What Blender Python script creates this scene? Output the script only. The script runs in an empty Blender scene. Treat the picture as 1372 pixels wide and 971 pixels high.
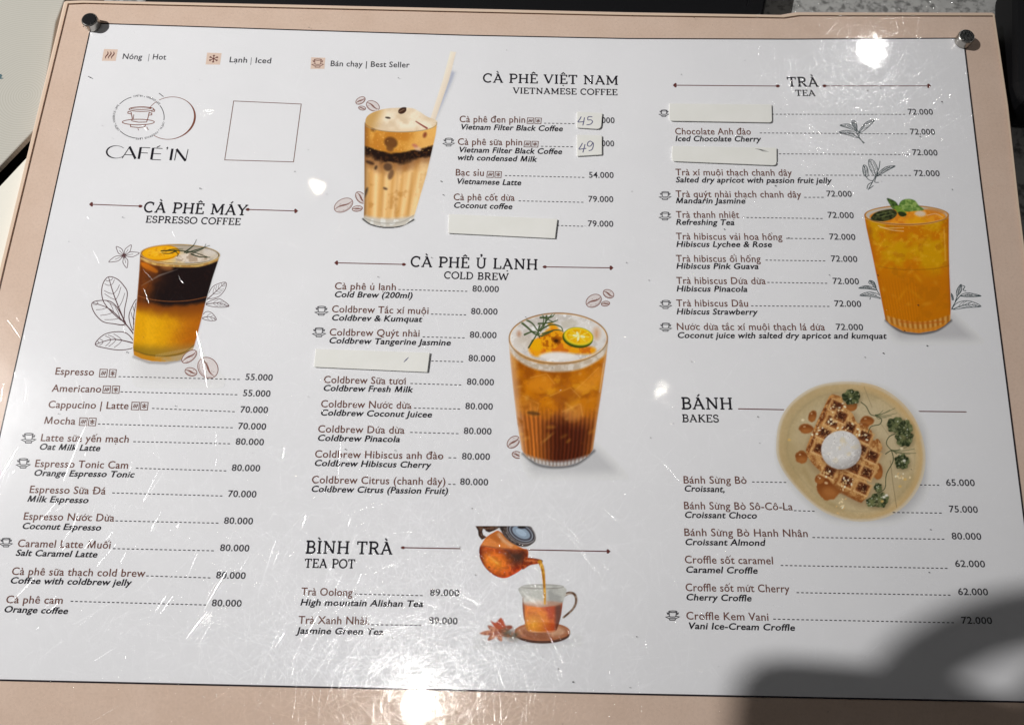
import bpy, math, random
import numpy as np
from mathutils import Vector, Matrix, Euler
random.seed(7); rng = np.random.default_rng(11)
S = bpy.context.scene; COL = S.collection

# ------------------------------------------------------------------ camera, world, lamps, exposure
W, H, FPX = 1372, 971, 1100.0
CAM_LOC = Vector((0.0041, -0.1160, 0.3357)); CAM_ROT = Euler((0.2839, 0.0002, 0.0278))
cd = bpy.data.cameras.new('camera'); cam = bpy.data.objects.new('camera', cd); COL.objects.link(cam)
cd.sensor_width = 36; cd.lens = 36 * FPX / W; cd.clip_start = 0.005; cd.clip_end = 50
cam.location = CAM_LOC; cam.rotation_euler = CAM_ROT; S.camera = cam
S.view_settings.view_transform = 'Standard'; S.view_settings.look = 'None'
S.cycles.transparent_max_bounces = 32; S.cycles.use_denoising = True; S.view_settings.exposure = 0; S.view_settings.gamma = 1; S.view_settings.use_curve_mapping = False
wd = bpy.data.worlds.new('World'); S.world = wd; wd.use_nodes = True
wd.node_tree.nodes['Background'].inputs[0].default_value = (0.80, 0.86, 1.0, 1)
wd.node_tree.nodes['Background'].inputs[1].default_value = 0.018
CR = CAM_ROT.to_matrix()

def P(x, y, z=0.0):
    """the point of the board plane (height z) that the photograph shows at pixel x, y"""
    d = CR @ Vector(((x - W / 2) / FPX, (H / 2 - y) / FPX, -1.0))
    return CAM_LOC + d * ((z - CAM_LOC.z) / d.z)

def lamp_over(x, y, z):
    """where a ceiling lamp of height z hangs whose mirror image lies at x, y of the cover"""
    p = P(x, y); d = p - CAM_LOC; d.z = -d.z
    return p + d * (z / d.z)

def disk(name, loc, dia, power, color, aim=None):
    l = bpy.data.lights.new(name, 'AREA'); l.shape = 'DISK'; l.size = dia; l.energy = power; l.color = color
    o = bpy.data.objects.new(name, l); COL.objects.link(o); o.location = loc
    o.rotation_euler = (Vector(aim if aim else (0, 0, 0)) - Vector(loc)).to_track_quat('-Z', 'Y').to_euler()
    return o

KEY = Vector((-2.35, 0.50, 2.30))
kl = bpy.data.lights.new('ceiling_spot', 'SPOT'); kl.energy = 520; kl.shadow_soft_size = 0.016
kl.spot_size = math.radians(19); kl.spot_blend = 1.0; kl.color = (1.0, 0.985, 0.965)
ko = bpy.data.objects.new('ceiling_spot', kl); COL.objects.link(ko); ko.location = KEY
ko.rotation_euler = (Vector((-0.25, 0.10, 0)) - KEY).to_track_quat('-Z', 'Y').to_euler()
disk('ceiling_downlight', lamp_over(562, 946, 2.4), 0.12, 2.3, (1.0, 0.97, 0.92))
disk('ceiling_downlight', lamp_over(1166, 66, 2.4), 0.10, 2.2, (1.0, 0.98, 0.96))
disk('ceiling_downlight', lamp_over(425, 250, 2.4), 0.026, 0.5, (1.0, 0.90, 0.70))
disk('ceiling_downlight', lamp_over(280, 825, 2.4), 0.036, 0.10, (1.0, 0.95, 0.88))
disk('ceiling_downlight', lamp_over(886, 526, 2.4), 0.022, 0.3, (1.0, 0.93, 0.80))
disk('ceiling_downlight', lamp_over(279, 153, 2.4), 0.020, 0.05, (1.0, 1.0, 0.86))

# ------------------------------------------------------------------ helpers
def lin(c):
    c = np.asarray(c, float) / 255.0
    return np.where(c <= 0.04045, c / 12.92, ((c + 0.055) / 1.055) ** 2.4)

def inkc(c, paper=205):
    """printed colour: what the photo shows, relative to the bare paper beside it"""
    return tuple(np.clip(lin(c) / lin([paper] * 3) * 0.80, 0.004, 0.9))

def mat(name, col, rough=0.6, metal=0.0, spec=0.0):
    m = bpy.data.materials.new(name); m.use_nodes = True
    b = m.node_tree.nodes['Principled BSDF']
    b.inputs['Base Color'].default_value = (*col, 1); b.inputs['Roughness'].default_value = rough
    b.inputs['Metallic'].default_value = metal; b.inputs['Specular IOR Level'].default_value = spec
    return m

def N(m, t, **kw):
    n = m.node_tree.nodes.new(t)
    for k, v in kw.items(): setattr(n, k, v)
    return n

def noise_colour(m, scale, c1, c2, p1=0.35, p2=0.65, detail=6, coords='Object', bump=0.0):
    nt = m.node_tree; L = nt.links.new; b = nt.nodes['Principled BSDF']
    tc = N(m, 'ShaderNodeTexCoord'); no = N(m, 'ShaderNodeTexNoise'); no.inputs['Scale'].default_value = scale
    no.inputs['Detail'].default_value = detail
    r = N(m, 'ShaderNodeValToRGB'); r.color_ramp.elements[0].position = p1; r.color_ramp.elements[1].position = p2
    r.color_ramp.elements[0].color = (*c1, 1); r.color_ramp.elements[1].color = (*c2, 1)
    L(tc.outputs[coords], no.inputs['Vector']); L(no.outputs['Fac'], r.inputs['Fac']); L(r.outputs['Color'], b.inputs['Base Color'])
    if bump:
        bp = N(m, 'ShaderNodeBump'); bp.inputs['Strength'].default_value = bump; bp.inputs['Distance'].default_value = 0.0005
        L(no.outputs['Fac'], bp.inputs['Height']); L(bp.outputs['Normal'], b.inputs['Normal'])
    return r

def link(name, verts, faces, mats, parent=None, midx=None, smooth=False):
    me = bpy.data.meshes.new(name); me.from_pydata([tuple(v) for v in verts], [], faces)
    for m in (mats if isinstance(mats, (list, tuple)) else [mats]): me.materials.append(m)
    if midx is not None: me.polygons.foreach_set('material_index', midx)
    if smooth: me.polygons.foreach_set('use_smooth', [True] * len(me.polygons))
    me.update()
    o = bpy.data.objects.new(name, me); COL.objects.link(o)
    if parent: o.parent = parent
    return o

def tag(o, label, cat=None, group=None, kind=None):
    if label: o['label'] = label
    if cat: o['category'] = cat
    if group: o['group'] = group
    if kind: o['kind'] = kind
    return o

def empty(name, loc):
    o = bpy.data.objects.new(name, None); COL.objects.link(o); o.location = loc; o.empty_display_size = 0.01
    return o

def slab(name, outline, z0, z1, m, parent=None, bevel=0.0, origin=(0, 0, 0)):
    """a solid plate from a plan outline"""
    ox, oy, oz = origin; n = len(outline)
    v = [(p[0] - ox, p[1] - oy, z0 - oz) for p in outline] + [(p[0] - ox, p[1] - oy, z1 - oz) for p in outline]
    a = sum(outline[i][0] * outline[(i + 1) % n][1] - outline[(i + 1) % n][0] * outline[i][1] for i in range(n))
    idx = list(range(n)) if a > 0 else list(range(n))[::-1]
    f = [idx[::-1], [i + n for i in idx]]
    for k in range(n):
        i, j = idx[k], idx[(k + 1) % n]; f.append([i, j, j + n, i + n])
    o = link(name, v, f, m, parent)
    if bevel:
        b = o.modifiers.new('bevel', 'BEVEL'); b.width = bevel; b.segments = 2; b.limit_method = 'ANGLE'
    return o

class Ink:
    """flat printed shapes collected into one mesh; every shape lies a tenth of a micron above the one before"""
    def __init__(s, z=0.00001): s.v = []; s.f = []; s.mi = []; s.mats = []; s.z = z; s.k = 0
    def mid(s, m):
        if m not in s.mats: s.mats.append(m)
        return s.mats.index(m)
    def poly(s, pts, m):
        b = len(s.v); z = s.z + s.k * 1e-7; s.k = (s.k + 1) % 150
        s.v += [(p[0], p[1], z) for p in pts]
        a = sum(pts[i][0] * pts[(i + 1) % len(pts)][1] - pts[(i + 1) % len(pts)][0] * pts[i][1] for i in range(len(pts)))
        r = list(range(b, b + len(pts)))
        s.f.append(r if a > 0 else r[::-1]); s.mi.append(s.mid(m))
    def raw(s, verts, faces, m):
        b = len(s.v); z = s.z + s.k * 1e-7; s.k = (s.k + 1) % 150
        s.v += [(x, y, z) for x, y in verts]; i = s.mid(m)
        for f in faces: s.f.append([b + q for q in f]); s.mi.append(i)
    def stroke(s, pts, w, m, closed=False):
        """ribbon along plane points; w a width in metres or a list of widths"""
        n = len(pts)
        if n < 2: return
        b = len(s.v); z = s.z + s.k * 1e-7; s.k = (s.k + 1) % 150; i_m = s.mid(m)
        p = [Vector((q[0], q[1])) for q in pts]; ws = w if isinstance(w, (list, tuple)) else [w] * n
        for i in range(n):
            if closed: a, c = p[i - 1], p[(i + 1) % n]
            else: a, c = p[max(i - 1, 0)], p[min(i + 1, n - 1)]
            d0 = (p[i] - a); d1 = (c - p[i])
            if d0.length < 1e-9: d0 = d1
            if d1.length < 1e-9: d1 = d0
            d0 = d0.normalized(); d1 = d1.normalized(); t = (d0 + d1)
            t = t.normalized() if t.length > 1e-6 else d1
            nn = Vector((-t.y, t.x)); k = max(0.45, nn.dot(Vector((-d1.y, d1.x))))
            h = ws[i] / 2 / k
            s.v += [(p[i].x + nn.x * h, p[i].y + nn.y * h, z), (p[i].x - nn.x * h, p[i].y - nn.y * h, z)]
        for i in range(n if closed else n - 1):
            j = (i + 1) % n; s.f.append([b + 2 * i + 1, b + 2 * j + 1, b + 2 * j, b + 2 * i]); s.mi.append(i_m)
    def build(s, name, parent, label=None):
        if not s.f: return None
        o = link(name, s.v, s.f, s.mats, parent, s.mi)
        if label: o['label'] = label
        return o

PXM = 0.00033                                   # about one photo pixel on the sheet, in metres
def smooth(pts, n=8, closed=False):
    """Catmull-Rom through 2D points"""
    p = [np.array(q, float) for q in pts]; m = len(p); out = []
    for i in range(m if closed else m - 1):
        a = p[i - 1] if (closed or i > 0) else p[0]; b = p[i]; c = p[(i + 1) % m]
        d = p[(i + 2) % m] if (closed or i + 2 < m) else p[-1]
        for k in range(n):
            t = k / n
            out.append(0.5 * ((2 * b) + (c - a) * t + (2 * a - 5 * b + 4 * c - d) * t * t + (3 * b - a - 3 * c + d) * t ** 3))
    if not closed: out.append(p[-1])
    return [tuple(q) for q in out]
def zf(x0, y0, s): return lambda q: (x0 + q[0] / s, y0 + q[1] / s)
def PP(pts, z=0.0): return [P(x, y, z) for x, y in pts]
def ell(cx, cy, rx, ry, rot=0, a0=0, a1=360, n=28):
    r = math.radians(rot); out = []
    for k in range(n + (0 if a1 - a0 >= 360 else 1)):
        t = math.radians(a0 + (a1 - a0) * k / n); x, y = rx * math.cos(t), ry * math.sin(t)
        out.append((cx + x * math.cos(r) - y * math.sin(r), cy + x * math.sin(r) + y * math.cos(r)))
    return out

# ------------------------------------------------------------------ materials
M = {}
M['paper'] = mat('printed_paper', (0.80, 0.80, 0.805), 0.55)
noise_colour(M['paper'], 26, (0.79, 0.79, 0.81), (0.812, 0.812, 0.832))
M['beige'] = mat('beige_panel', (0.62, 0.45, 0.335), 0.5)
noise_colour(M['beige'], 60, (0.66, 0.50, 0.40), (0.70, 0.54, 0.44), 0.3, 0.7, 9)
nt = M['beige'].node_tree; n2 = N(M['beige'], 'ShaderNodeTexNoise'); n2.inputs['Scale'].default_value = 900; n2.inputs['Detail'].default_value = 4; tc2 = N(M['beige'], 'ShaderNodeTexCoord')
r2 = N(M['beige'], 'ShaderNodeValToRGB'); r2.color_ramp.elements[0].position = 0.30; r2.color_ramp.elements[0].color = (0.94, 0.935, 0.93, 1); r2.color_ramp.elements[1].position = 0.55; r2.color_ramp.elements[1].color = (1, 1, 1, 1)
m2 = N(M['beige'], 'ShaderNodeMixRGB'); m2.blend_type = 'MULTIPLY'; m2.inputs['Fac'].default_value = 1.0; b2 = nt.nodes['Principled BSDF']; src = b2.inputs['Base Color'].links[0].from_socket
nt.links.new(tc2.outputs['Object'], n2.inputs['Vector']); nt.links.new(n2.outputs['Fac'], r2.inputs['Fac']); nt.links.new(src, m2.inputs['Color1']); nt.links.new(r2.outputs['Color'], m2.inputs['Color2']); nt.links.new(m2.outputs['Color'], b2.inputs['Base Color'])
M['beige_edge'] = mat('beige_edge', (0.70, 0.55, 0.42), 0.35)
M['line'] = mat('sheet_outline', (0.03, 0.025, 0.03), 0.6)
M['brown'] = mat('brown_ink', inkc((98, 66, 58)), 0.6)
M['black'] = mat('black_ink', inkc((32, 30, 36)), 0.6)
M['grey'] = mat('dark_grey_ink', inkc((58, 57, 62)), 0.6)
M['wine'] = mat('wine_ink', inkc((92, 52, 50)), 0.6)
M['leafink'] = mat('leaf_line_ink', inkc((82, 58, 60), 205), 0.6)
M['beanink'] = mat('bean_line_ink', inkc((120, 84, 76), 205), 0.6)
M['beanfill'] = mat('bean_fill_ink', inkc((196, 189, 188), 205), 0.6)
M['teaink'] = mat('tea_line_ink', inkc((58, 68, 70), 190), 0.6)
M['logo_brown'] = mat('logo_brown_ink', inkc((112, 66, 52)), 0.6)
M['icon_tan'] = mat('icon_tan_ink', inkc((218, 195, 180), 226), 0.6)
M['hand'] = mat('handwriting_ink', (0.13, 0.13, 0.24), 0.5)
M['sticker'] = mat('sticker_paper', (0.78, 0.77, 0.72), 0.7)
noise_colour(M['sticker'], 90, (0.785, 0.782, 0.74), (0.815, 0.81, 0.775))

# ------------------------------------------------------------------ counter and what lies around the board
ZC = -0.018
counter = mat('speckled_counter', (0.35, 0.35, 0.34), 0.35)
nt = counter.node_tree; b = nt.nodes['Principled BSDF']
tc = N(counter, 'ShaderNodeTexCoord'); v1 = N(counter, 'ShaderNodeTexVoronoi'); v1.inputs['Scale'].default_value = 260
n1 = N(counter, 'ShaderNodeTexNoise'); n1.inputs['Scale'].default_value = 300; n1.inputs['Detail'].default_value = 5
nt.links.new(tc.outputs['Object'], v1.inputs['Vector']); nt.links.new(tc.outputs['Object'], n1.inputs['Vector'])
r1 = N(counter, 'ShaderNodeValToRGB'); r1.color_ramp.elements[0].color = (0.17, 0.17, 0.165, 1); r1.color_ramp.elements[1].color = (0.42, 0.42, 0.41, 1)
r1.color_ramp.elements[0].position = 0.34; r1.color_ramp.elements[1].position = 0.52
nt.links.new(n1.outputs['Fac'], r1.inputs['Fac'])
mx = N(counter, 'ShaderNodeMixRGB'); mx.blend_type = 'MULTIPLY'; mx.inputs['Fac'].default_value = 0.15
nt.links.new(r1.outputs['Color'], mx.inputs['Color1']); nt.links.new(v1.outputs['Distance'], mx.inputs['Color2']); nt.links.new(mx.outputs['Color'], b.inputs['Base Color'])
tag(link('counter', [(-1.2, -1, ZC), (1.2, -1, ZC), (1.2, 1.2, ZC), (-1.2, 1.2, ZC)], [[0, 1, 2, 3]], counter), None, kind='structure')

# black tray behind the board
blackm = mat('black_plastic', (0.005, 0.005, 0.006), 0.5, 0, 0.2)
def outl(pxs, z): return [tuple(P(x, y, z))[:2] for x, y in pxs]
zt = -0.004
tray = empty('tray', P(620, -40, ZC))
o = slab('tray_base', outl([(186, 30), (1020, 40), (1068, -190), (250, -200)], zt), ZC, zt, blackm, tray, 0.003, tray.location)
rim_o = outl([(192, 24), (1016, 33), (1062, -185), (254, -195)], zt); rim_i = outl([(205, 4), (1000, 12), (1044, -170), (268, -180)], zt)
rv = [(p[0] - tray.location.x, p[1] - tray.location.y, zt + h - tray.location.z) for h in (0.0003, 0.002) for p in rim_o + rim_i]
rf = []
for k in range(4):
    j = (k + 1) % 4
    rf += [[8 + k, 8 + j, 12 + j, 12 + k], [k, j, 8 + j, 8 + k], [4 + j, 4 + k, 12 + k, 12 + j]]
link('rim', rv, rf, blackm, tray)
tag(tray, 'black tray lying on the counter behind the top edge of the menu board', 'tray')

# black case at the far right
case = slab('case', outl([(1362, -40), (1363, 108), (1372, 135), (1480, 150), (1480, -60)], 0.004), ZC, 0.004, blackm, None, 0.004)
tag(case, 'black rounded case on the speckled counter right of the menu board', 'case')

# cream booklet, its dark gap, and the stack of pages at the left
cream = mat('cream_paper', (0.72, 0.66, 0.52), 0.6)
nt = cream.node_tree; b = nt.nodes['Principled BSDF']
tc = N(cream, 'ShaderNodeTexCoord'); mp = N(cream, 'ShaderNodeMapping'); wv = N(cream, 'ShaderNodeTexWave'); wv.wave_type = 'RINGS'; wv.rings_direction = 'Z'
c0 = P(34, 128, -0.006)
mp.inputs['Location'].default_value = (-c0.x, -c0.y, 0)
wv.inputs['Scale'].default_value = 260; wv.inputs['Distortion'].default_value = 5.5; wv.inputs['Detail'].default_value = 1.5; wv.inputs['Detail Scale'].default_value = 0.25
nt.links.new(tc.outputs['Object'], mp.inputs['Vector']); nt.links.new(mp.outputs['Vector'], wv.inputs['Vector'])
wr = N(cream, 'ShaderNodeValToRGB'); wr.color_ramp.elements[0].color = (0.47, 0.455, 0.40, 1); wr.color_ramp.elements[1].color = (0.53, 0.515, 0.465, 1)
wr.color_ramp.elements[0].position = 0.10; wr.color_ramp.elements[1].position = 0.42
nt.links.new(wv.outputs['Fac'], wr.inputs['Fac']); nt.links.new(wr.outputs['Color'], b.inputs['Base Color'])
zb = -0.006
bk = slab('booklet', outl([(-260, -60), (110, -60), (75, 30), (52, 168), (38, 183), (0, 223), (-260, 470)], zb), zb - 0.003, zb, cream, None, 0.0006)
tag(bk, 'cream booklet with fine contour lines lying left of the board', 'booklet')
green = mat('teal_ink', (0.10, 0.17, 0.19), 0.6)
ik = Ink(zb + 0.00005)
ik.poly(PP(smooth([(-6, 100), (1, 99.6), (3, 102), (1.5, 104), (5, 105.5), (-6, 106)], 4, True), zb), green); ik.build('printed_mark', bk)
gap_shade = slab('mat', outl([(-280, 150), (60, 120), (60, 700), (-280, 700)], ZC + 0.004), ZC, ZC + 0.003, blackm)  # black sheet added to stand for the shade in the gap
tag(gap_shade, 'black sheet added as the shade in the gap under the cream booklet', 'mat')
pg = mat('page_paper', (0.55, 0.50, 0.40), 0.7); pgw = mat('page_edge', (0.80, 0.78, 0.70), 0.6)
stack = empty('paper_stack', P(-40, 290, ZC + 0.003))
for k in range(9):
    z1 = -0.0045 - 0.001 * k; sh = 5.5 * k
    pl = [(-200 , 400 + sh), (-2, 252 + sh), (42, 205 + sh * 1.25), (42, 420), (-200, 560)]
    slab('page', outl(pl, z1), z1 - 0.00055, z1, pgw if k in (0, 6) else pg, stack, 0, stack.location)
tag(stack, 'stack of pale pages stepping down beside the left edge of the board', 'paper stack')

# ------------------------------------------------------------------ the board
board = empty('menu_board', (0, 0, ZC))
tag(board, 'beige framed drinks menu board under a scratched clear cover', 'menu board')
def child_slab(name, pxs, z0, z1, m, bevel=0.0, parent=None, zpx=None):
    return slab(name, outl(pxs, z1 if zpx is None else zpx), z0, z1, m, parent or board, bevel, (0, 0, ZC))
panel_px = [(84.5, 0), (110, -1), (400, 5), (840, 15), (1046, 18.5), (1066, 15), (1334, 15.5), (1353, 140), (1368, 277), (1470, 1060), (-180, 1030), (-85, 700), (0, 350)]
child_slab('base_panel', panel_px, ZC, -0.0004, M['beige'], 0.0015)
ZK = 0.0004                                     # top of the clear cover
sheet_px = [(123, 31.5), (262, 36), (400, 40.6), (620, 47.5), (840, 52), (1060, 52.8), (1291, 51.5), (1313.5, 240), (1350, 522), (1403, 939), (1372, 939.8), (860, 929.5), (380, 919), (0, 910.5), (-72, 908), (2, 574), (63, 302)]
sheet = child_slab('printed_sheet', sheet_px, -0.00038, 0.0, M['paper'])
sheet_T = sheet
def sheet_ink(ink, name, label=None):
    o = ink.build(name, None, label)
    if o:
        o.parent = sheet; o.matrix_parent_inverse = Matrix.Identity(4)
        for v in o.data.vertices: v.co.z -= ZC
        o.location = (0, 0, ZC - ZC)
    return o
sheet.location = (0, 0, 0)
ik = Ink(0.00001); ik.stroke(PP(sheet_px), 1.9 * PXM, M['line'], True); sheet_ink(ik, 'border_line')

# clear cover: gloss over a clear film, smudged
cov = bpy.data.materials.new('clear_cover'); cov.use_nodes = True; nt = cov.node_tree; nt.nodes.clear(); L = nt.links.new
out = N(cov, 'ShaderNodeOutputMaterial'); tr = N(cov, 'ShaderNodeBsdfTransparent'); g1 = N(cov, 'ShaderNodeBsdfGlossy'); g2 = N(cov, 'ShaderNodeBsdfGlossy')
g1.distribution = g2.distribution = 'BECKMANN'; g1.inputs['Roughness'].default_value = 0.055; g2.inputs['Roughness'].default_value = 0.26
mg = N(cov, 'ShaderNodeMixShader'); ge = N(cov, 'ShaderNodeNewGeometry'); dt = N(cov, 'ShaderNodeVectorMath', operation='DOT_PRODUCT'); ab = N(cov, 'ShaderNodeMath', operation='ABSOLUTE'); om = N(cov, 'ShaderNodeMath', operation='SUBTRACT'); om.inputs[0].default_value = 1.0; pw = N(cov, 'ShaderNodeMath', operation='POWER'); pw.inputs[1].default_value = 5.0; fr = N(cov, 'ShaderNodeMath', operation='MULTIPLY_ADD'); fr.inputs[1].default_value = 0.962; fr.inputs[2].default_value = 0.038
L(ge.outputs['Normal'], dt.inputs[0]); L(ge.outputs['Incoming'], dt.inputs[1]); L(dt.outputs['Value'], ab.inputs[0]); L(ab.outputs[0], om.inputs[1]); L(om.outputs[0], pw.inputs[0]); L(pw.outputs[0], fr.inputs[0])
tc = N(cov, 'ShaderNodeTexCoord'); nz = N(cov, 'ShaderNodeTexNoise'); nz.inputs['Scale'].default_value = 22; nz.inputs['Detail'].default_value = 7
L(tc.outputs['Object'], nz.inputs['Vector'])
rr = N(cov, 'ShaderNodeMapRange'); rr.inputs['From Min'].default_value = 0.35; rr.inputs['From Max'].default_value = 0.7; rr.inputs['To Min'].default_value = 0.25; rr.inputs['To Max'].default_value = 0.6
L(nz.outputs['Fac'], rr.inputs['Value']); L(rr.outputs['Result'], mg.inputs['Fac']); L(g1.outputs[0], mg.inputs[1]); L(g2.outputs[0], mg.inputs[2])
nb = N(cov, 'ShaderNodeTexNoise'); nb.inputs['Scale'].default_value = 35; nb.inputs['Detail'].default_value = 3
bp = N(cov, 'ShaderNodeBump'); bp.inputs['Strength'].default_value = 0.35; bp.inputs['Distance'].default_value = 0.0004
L(tc.outputs['Object'], nb.inputs['Vector']); L(nb.outputs['Fac'], bp.inputs['Height'])
for g in (g1, g2): L(bp.outputs['Normal'], g.inputs['Normal'])
ms = N(cov, 'ShaderNodeMixShader'); L(fr.outputs[0], ms.inputs['Fac']); L(tr.outputs[0], ms.inputs[1]); L(mg.outputs[0], ms.inputs[2]); L(ms.outputs[0], out.inputs['Surface'])
cover_px = [(88.5, 4), (112, 3), (400, 9.5), (840, 19.5), (1050, 22.5), (1070, 19.5), (1331, 20), (1349, 141), (1364, 277), (1462, 1050), (-168, 1022), (-75, 685), (4, 350)]
cp = [Vector((*q, 0)) for q in outl(cover_px, ZK)]
nC = len(cp)
cv = [(p.x, p.y, ZK - ZC) for p in cp] + [(p.x, p.y, -0.0002 - ZC) for p in cp]
cover = link('clear_cover', cv, [list(range(nC))[::-1]] + [[i, (i + 1) % nC, (i + 1) % nC + nC, i + nC] for i in range(nC)], cov, board)
# the worn rim of the cover
ik = Ink(ZK - ZC + 0.00003)
ik.stroke([p for p in cp], 0.0009, M['beige_edge'], True)
ik.build('cover_rim', cover)

# ------------------------------------------------------------------ lettering: the sans face (glyphs of Blender's own font, composed accents)
VN = {'ạ': 'a.', 'ộ': 'ô.', 'ữ': 'u~+', 'ắ': 'au/', 'ủ': 'u?', 'ỉ': 'ı?', 'ố': 'ô/', 'ừ': 'u`+', 'ứ': 'u/+', 'ớ': 'o/+', 'ơ': 'o+', 'ư': 'u+',
      'ế': 'ê/', 'ệ': 'ê.', 'ả': 'a?', 'ồ': 'ô`', 'ổ': 'ô?'}
VN['Đ'] = 'D-'
BASE = {'ắ': ('a', 'u/'), 'ỉ': ('i', '?')}
for k, s in VN.items(): BASE.setdefault(k, (s[0], s[1:]))
ALL = sorted(set(map(chr, range(33, 127))) | set("ÀÁÂÃÈÉÊÌÍÒÓÔÕÙÚÝàáâãèéêìíòóôõùúýĐđăũ") | set(VN)) + [" "]
glyph = {}
def load_glyphs(offset):
    need = sorted({BASE.get(c, (c, ''))[0] for c in ALL} - {' '}); obs = []
    def txt(s):
        c = bpy.data.curves.new('t', 'FONT'); c.body = s; c.resolution_u = 3; c.offset = offset; c.fill_mode = 'FRONT'
        o = bpy.data.objects.new('t', c); COL.objects.link(o); return o
    single = {c: txt(c) for c in need}; wide = {c: txt('H' + c + 'H') for c in need + [' ']}; hh = txt('HH')
    bpy.context.view_layer.update(); dg = bpy.context.evaluated_depsgraph_get()
    def mx(o): return max(v[0] for v in o.evaluated_get(dg).bound_box)
    w0 = mx(hh); G = {}
    for c in need:
        me = bpy.data.meshes.new_from_object(single[c].evaluated_get(dg))
        G[c] = ([(v.co.x, v.co.y) for v in me.vertices], [list(p.vertices) for p in me.polygons], mx(wide[c]) - w0)
        bpy.data.meshes.remove(me)
    G[' '] = ([], [], mx(wide[' ']) - w0)
    for o in list(single.values()) + list(wide.values()) + [hh]:
        c = o.data; bpy.data.objects.remove(o); bpy.data.curves.remove(c)
    wM = 0.042 + offset
    for c in 'M':
        vs, fs = [], []
        def bar(q):
            b = len(vs); vs.extend(q); fs.append([b, b + 1, b + 2, b + 3])
        cp_ = max(y for x, y in G['H'][0]); h = wM
        bar([(0.08, 0), (0.08 + 2 * h, 0), (0.13 + 2 * h, cp_), (0.13, cp_)]); bar([(0.80 - 2 * h, 0), (0.80, 0), (0.75, cp_), (0.75 - 2 * h, cp_)])
        bar([(0.13, cp_), (0.44 - h * 1.1, 0.02), (0.44 + h * 1.1, 0.02), (0.13 + 2.3 * h, cp_)]); bar([(0.75 - 2.3 * h, cp_), (0.44 - h * 1.1, 0.02), (0.44 + h * 1.1, 0.02), (0.75, cp_)])
        G[c] = (vs, fs, 0.88)
    G['cap'] = max(y for x, y in G['H'][0])
    return G
FONT = {'r': load_glyphs(0.010), 'b': load_glyphs(0.014), 'h': load_glyphs(0.022)}
xh = max(y for x, y in FONT['r']['x'][0])

def marks(ch, G):
    """accent strokes for a composed letter, in glyph units"""
    base, ms = BASE[ch]; vs = G[base][0]; x0 = min(v[0] for v in vs); x1 = max(v[0] for v in vs); cx = (x0 + x1) / 2; out = []; top = max(v[1] for v in vs)
    w = 0.055; t = max(xh, top) + 0.055
    if base == 'i': t = xh + 0.08
    if 'u' in ms: out.append(([(cx - 0.11, t + 0.09), (cx - 0.06, t + 0.02), (cx + 0.06, t + 0.02), (cx + 0.11, t + 0.09)], w)); t += 0.08
    hat = base in 'ôêâ'
    for m in ms:
        if m == '-': out.append(([(x0 - 0.09, 0.36), (x0 + 0.24, 0.36)], 0.07))
        if m == '.': out.append(([(cx - 0.045, -0.15), (cx + 0.045, -0.15)], 0.09))
        if m == '+': out.append(([(x1 - 0.05, xh - 0.03), (x1 + 0.06, xh + 0.0), (x1 + 0.085, xh + 0.10)], 0.06))
        tx, ty = (x1 - 0.02, top - 0.04) if hat else (cx, t)
        if m == '/': out.append(([(tx - 0.05, ty), (tx + 0.08, ty + 0.14)], w))
        if m == '`': out.append(([(tx + 0.05, ty), (tx - 0.08, ty + 0.14)], w))
        if m == '~': out.append(([(tx - 0.14, ty + 0.02), (tx - 0.06, ty + 0.08), (tx + 0.05, ty + 0.03), (tx + 0.13, ty + 0.09)], w))
        if m == '?': out.append(([(tx - 0.06, ty + 0.14), (tx + 0.03, ty + 0.15), (tx + 0.05, ty + 0.09), (tx - 0.01, ty + 0.05), (tx - 0.01, ty)], 0.05))
    return out

def frame_of(x0, y0, x1, y1, hpx):
    a, c = P(x0, y0), P(x1, y1); e = (c - a); ln = e.length; ex = Vector((e.x, e.y)) / ln; ey = Vector((-ex.y, ex.x))
    u = P((x0 + x1) / 2, (y0 + y1) / 2 - hpx) - P((x0 + x1) / 2, (y0 + y1) / 2)
    return Vector((a.x, a.y)), ex, ey, ln, abs(u.y)

def text(ink, s, x0, y0, x1, y1, hpx, m, face='r', shear=0.0):
    """letters of s between two baseline points of the photo, capitals hpx high"""
    G = FONT[face]; o, ex, ey, ln, hh = frame_of(x0, y0, x1, y1, hpx); pen = 0.0; items = []
    for ch in s:
        b = BASE.get(ch, (ch, ''))[0]; vs, fs, adv = G[b]
        items.append((ch, b, pen)); pen += adv + 0.02
    lo = min(x + p for c, b, p in items for x, y in G[b][0]); hi = max(x + p for c, b, p in items for x, y in G[b][0])
    ky = hh / G['cap']; kx = (ln - 0.0 * shear) / max(hi - lo, 1e-6)
    def tf(x, y): 
        q = o + ex * ((x - lo) * kx + shear * y * ky) + ey * (y * ky); return (q.x, q.y)
    for ch, b, p in items:
        vs, fs, adv = G[b]
        if vs:
            if b == 'i' and ch != 'i':                                     # dotless i under a hook
                keep = [f for f in fs if max(vs[q][1] for q in f) <= xh + 0.06]
            else: keep = fs
            ink.raw([tf(x + p, y) for x, y in vs], keep, m)
        if ch in BASE:
            for pts, w in marks(ch, G): ink.stroke([tf(x + p, y) for x, y in pts], w * (kx + ky) / 2, m)

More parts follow.
